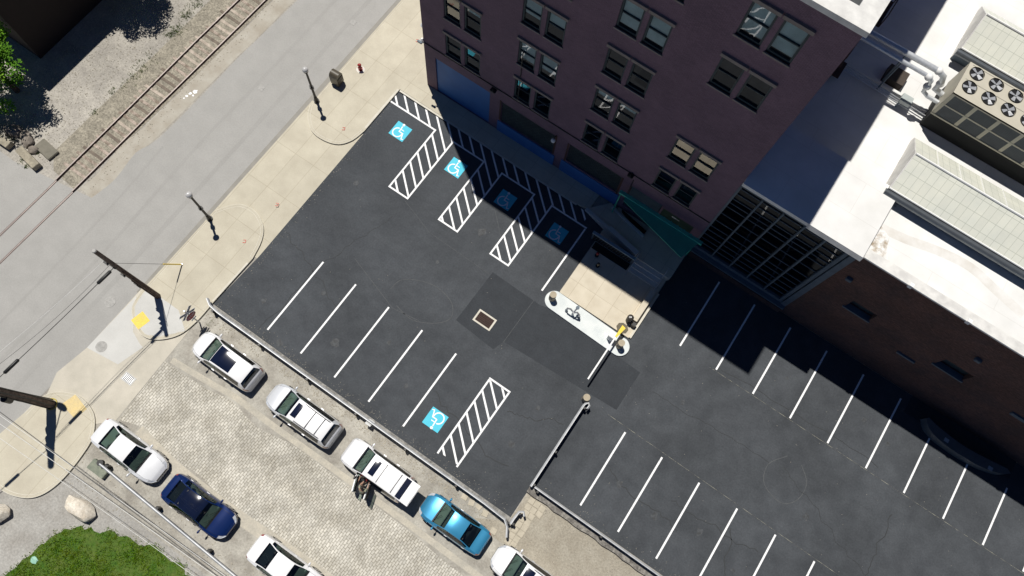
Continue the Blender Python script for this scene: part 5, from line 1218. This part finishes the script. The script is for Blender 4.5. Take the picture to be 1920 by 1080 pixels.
    for s in (1, -1):
        if opendoors and s > 0: continue
        b = MB(); b.sphere(Vector(((um - .5) * L, s * (hw + .10), zs + .08)), .12, sx=.55, sy=.95, sz=.65, n=12); b.tube([((um - .5) * L, s * (hw - .08), zs + .02), ((um - .5) * L, s * (hw + .06), zs + .06)], .03, 6); b.obj('door_mirror', pm, t, True)
        for uu in (S_['sw'][-1][0] + .01, S_['sw'][-2][0] + .01):
            MB().box((uu - .5) * L, (uu - .5) * L + .2, s * (interp(S_['w'], uu) * hw * .985) - .02, s * (interp(S_['w'], uu) * hw * .985) + .02, zs - .13, zs - .10, bev=.008).obj('door_handle', m_alloy, t)
    b = MB(); w1 = (S_['ws'][1] - .5) * L
    for s in (-.05, .55): b.tube([(w1 + .03, s * hw, interp(S_['top'], S_['ws'][1]) + .02), (w1 - .22, s * hw - .45, interp(S_['top'], S_['ws'][1] - .22 / L) + .03)], .010, 4)
    b.obj('wiper', m_trim, t)
    b = MB(); b.box(-L / 2 - .012, -L / 2 + .01, -.26, .26, .62, .76); b.obj('number_plate', m_whitem, t)
    b = MB(); b.box(L / 2 - .02, L / 2 + .012, -.42, .42, .42, .58); b.obj('grille', m_trim, t)
    if rails:
        for s in (1, -1):
            b = MB(); b.tube([((u - .5) * L, s * interp(S_['tw'], u) * hw * .92, interp(S_['top'], u) + z_) for u, z_ in ((.13, -.02), (.16, .04), (.3, .05), (.45, .05), (.50, -.01))], .02, 6); b.obj('roof_rail', m_trim, t)
    for u in bars:
        b = MB(); b.tube([((u - .5) * L, -interp(S_['tw'], u) * hw * .92, interp(S_['top'], u) + .045), ((u - .5) * L, interp(S_['tw'], u) * hw * .92, interp(S_['top'], u) + .045)], .018, 6); b.obj('cross_bar', m_trim, t)
    return t, S_
PIr = PI
car('suv_car', 'white SUV with a big dark panoramic sunroof parked just below the crossing sign', 'car', 1.28, -22.95, PIr, 4.72, 1.88, 'crossover', p_white, sun=(.30, .60, 5.35), frontgl=m_carglass)
car('suv_car', 'silver crossover with black roof cross bars and red tail lights, second from the sign', 'car', 7.28, -22.9, PIr, 5.05, 1.92, 'crossover', p_silver2, roofm=p_white, sun=(.50, .58, 5.75), rails=True, bars=(.20, .34))
ct, S_ = car('suv_car', 'boxy white SUV with its two driver side doors and tailgate open', 'car', 13.0, -22.95, PIr, 4.55, 1.90, 'boxy', p_white, sun=(.46, .545, 5.75), opendoors=True)
b = MB()
for u in (.155, .385): b.tube([((u - .5) * 4.55, -.62, 1.84), ((u - .5) * 4.55, .62, 1.84)], .018, 6)
b.obj('cross_bar', m_trim, ct)
# open doors (car frame: x forward, +y = driver side)
def door(parent, hx, ang, Ld, label):
    d = bpy.data.objects.new('door', None); COL.objects.link(d)
    COL.objects.unlink(d)
    M = Matrix.Translation((hx, .93, 0)) @ Matrix.Rotation(ang, 4, 'Z')
    b = MB(); b.box(-Ld, 0, -.10, .02, .35, 1.12, M=M, bev=.03); o = b.obj('door', p_white, parent); o['label'] = label
    b = MB(); b.box(-Ld + .05, -.05, -.13, -.10, .40, 1.08, M=M, bev=.02); b.obj('inner_trim', m_cabin, o)
    b = MB(); b.quad([M @ Vector(p) for p in ((-Ld + .06, -.04, 1.12), (-.12, -.04, 1.12), (-.42 if Ld > 1 else -.12, -.16, 1.62), (-Ld + .08, -.16, 1.64))]); b.obj('door_window', m_carglass, o)
    b = MB(); b.tube([M @ Vector(p) for p in ((-Ld + .03, -.04, 1.1), (-Ld + .05, -.16, 1.66), (-.40 if Ld > 1 else -.1, -.16, 1.66), (-.04, -.04, 1.12))], .022, 6); b.obj('window_frame', m_trim, o)
    return o
fd = door(ct, .79, -math.radians(68), 1.02, 'front door swung wide open'); door(ct, -.14, -math.radians(72), .98, 'rear door swung wide open')
b = MB(); b.sphere(Vector((.74, 1.13, 1.12)), .12, sx=.6, sy=.9, sz=.6, n=10); b.obj('door_mirror', m_trim, ct, True)
Lg = MB(); M = Matrix.Translation((-1.86, 0, 1.83)) @ Matrix.Rotation(math.radians(2), 4, 'Y')
Lg.box(-1.02, 0, -.70, .70, -.06, 0.0, M=M, bev=.03); lg = Lg.obj('tailgate', p_white, ct); lg['label'] = 'raised tailgate'
b = MB(); b.box(-.42, -.05, -.64, .64, .001, .012, M=M); b.obj('tailgate_window', m_glassroof, lg); b = MB(); b.box(-.86, -.66, -.33, .33, .001, .01, M=M, bev=.004); b.box(-.97, -.92, -.6, .6, .001, .03, M=M); b.obj('plate_recess', m_whitem, lg)
car('sedan_car', 'light metallic blue sedan parked behind the boxy white SUV', 'car', 18.68, -22.85, PIr, 4.5, 1.78, 'sedan', p_sky)
car('suv_car', 'white car cut off by the bottom edge behind the light blue sedan', 'car', 24.0, -22.9, PIr, 4.7, 1.88, 'crossover', p_white, sun=(.46, .58, 5.6), rails=True)
car('sedan_car', 'light silver sedan parked by the lower left corner pavement', 'car', .22, -30.45, 0, 4.85, 1.84, 'sedan', p_pearl, roofm=p_white, dark_rear=False)
car('sedan_car', 'dark blue fastback car with an all-glass roof beside the pipe rail', 'car', 5.72, -30.55, 0, 4.7, 1.88, 'fast', p_blue, glassroof=True)
car('sedan_car', 'white sedan with red tail lights cut off by the bottom edge', 'car', 12.1, -30.4, 0, 4.8, 1.84, 'sedan', p_white)

# ------------------------------------------------------------------ people
def skinned(name, verts, edges, radii, m, parent=None, sub=1, root=0):
    me = bpy.data.meshes.new(name); me.from_pydata([tuple(v) for v in verts], edges, []); o = bpy.data.objects.new(name, me); COL.objects.link(o)
    sk = o.modifiers.new('skin', 'SKIN'); sk.use_smooth_shade = True
    for i, r in enumerate(radii):
        sv_ = me.skin_vertices[0].data[i]; sv_.radius = (r, r) if not isinstance(r, tuple) else r; sv_.use_root = (i == root)
    ss = o.modifiers.new('sub', 'SUBSURF'); ss.levels = sub; ss.render_levels = sub
    dg = bpy.context.evaluated_depsgraph_get(); m2 = bpy.data.meshes.new_from_object(o.evaluated_get(dg)); COL.objects.unlink(o); bpy.data.objects.remove(o)
    m2.name = name; m2.materials.clear(); m2.materials.append(m)
    for p in m2.polygons: p.use_smooth = True
    q = bpy.data.objects.new(name, m2); COL.objects.link(q); q.parent = parent; return q
def person(loc, rz, label, lean=.35, shirt=m_shirt, seated=False, reach=.45):
    root = thing('person', label, 'person', loc, rz)
    hip = .93 if not seated else .72; 
    sh = Vector((lean * .55, 0, hip + .50)); ch = Vector((lean * .3, 0, hip + .3)); nk = Vector((lean * .62, 0, hip + .58)); hd = Vector((lean * .78 + .04, 0, hip + .70))
    V = [Vector((0, 0, hip)), Vector((lean * .12, 0, hip + .14)), ch, sh, nk, hd, hd + Vector((.02, 0, .12))]
    E = [(0, 1), (1, 2), (2, 3), (3, 4), (4, 5), (5, 6)]; Rr = [.13, .125, .15, .14, .055, .085, .07]
    for s in (1, -1):
        i = len(V); V += [sh + Vector((0, s * .17, -.02)), sh + Vector((reach * .4, s * .25, -.22)), sh + Vector((reach * .95, s * .17, -.28)), sh + Vector((reach * 1.15, s * .15, -.28))]
        E += [(3, i), (i, i + 1), (i + 1, i + 2), (i + 2, i + 3)]; Rr += [.062, .048, .033, .028]
        for k in range(5):
            j = len(V); a = (k - 2) * .022; tip = V[i + 3] + (Vector((.085 - abs(k - 2) * .008, a, -.02)) if k else Vector((.045, -s * .05, -.01)))
            V += [V[i + 3] + Vector((.04, a * .9 if k else -s * .03, 0)), tip]; E += [(i + 3, j), (j, j + 1)]; Rr += [.010, .008]
        i = len(V)
        if seated: V += [Vector((.08, s * .1, hip - .03)), Vector((.48, s * .12, hip - .02)), Vector((.52, s * .12, hip - .42)), Vector((.66, s * .12, hip - .46))]
        else: V += [Vector((-.0, s * .10, hip - .08)), Vector((.03, s * .11, .50)), Vector((-.02, s * .11, .08)), Vector((.15, s * .12, .04))]
        E += [(0, i), (i, i + 1), (i + 1, i + 2), (i + 2, i + 3)]; Rr += [.095, .065, .045, .04]
    skinned('body', V, E, Rr, m_skin, root, 1)
    # clothing
    v2 = V[:4] ; e2 = [(0, 1), (1, 2), (2, 3)]; r2 = [.155, .15, .175, .15]
    for s in (1, -1):
        i = len(v2); v2 += [sh + Vector((0, s * .18, -.02)), sh + Vector((reach * .34, s * .245, -.19))]; e2 += [(3, i), (i, i + 1)]; r2 += [.085, .07]
    skinned('shirt', v2, e2, r2, shirt, root, 1)
    v3 = [Vector((0, 0, hip + .03))]; e3 = []; r3 = [.15]
    for s in (1, -1):
        i = len(v3)
        if seated: v3 += [Vector((.08, s * .1, hip - .03)), Vector((.48, s * .12, hip - .02)), Vector((.52, s * .12, hip - .38))]
        else: v3 += [Vector((-.0, s * .10, hip - .08)), Vector((.03, s * .11, .50)), Vector((-.02, s * .11, .12))]
        e3 += [(0, i), (i, i + 1), (i + 1, i + 2)]; r3 += [.115, .085, .065]
    skinned('trousers', v3, e3, r3, m_trouser, root, 1)
    b = MB(); b.sphere(hd + Vector((-.02, 0, .06)), .115, sx=1.05, sy=.92, sz=1.05, n=14); b.obj('hair', m_hair, root, True)
    b = MB(); b.sphere(hd + Vector((.095, 0, .02)), .022, n=8); [b.sphere(hd + Vector((.03, s * .09, .02)), .025, sx=.6, sy=.4, n=8) for s in (1, -1)]; b.obj('face_features', m_skin, root, True)
    b = MB(); 
    for s in (1, -1):
        f = V[-1] if 0 else None; b.box(-.09, .19, s * .12 - .05, s * .12 + .05, 0, .08, bev=.03)
    if not seated: b.obj('shoes', m_trim, root)
    else: b.bm.free()
    return root
person((13.08, -24.52, 0), math.radians(97), 'person with dark hair and sage shirt leaning in at the open doors', lean=.3)
person((12.75, -23.62, .0), math.radians(-100), 'person in a red top seated sideways inside the open white SUV', lean=.15, shirt=m_pink, seated=True, reach=.35)
print('all ok')
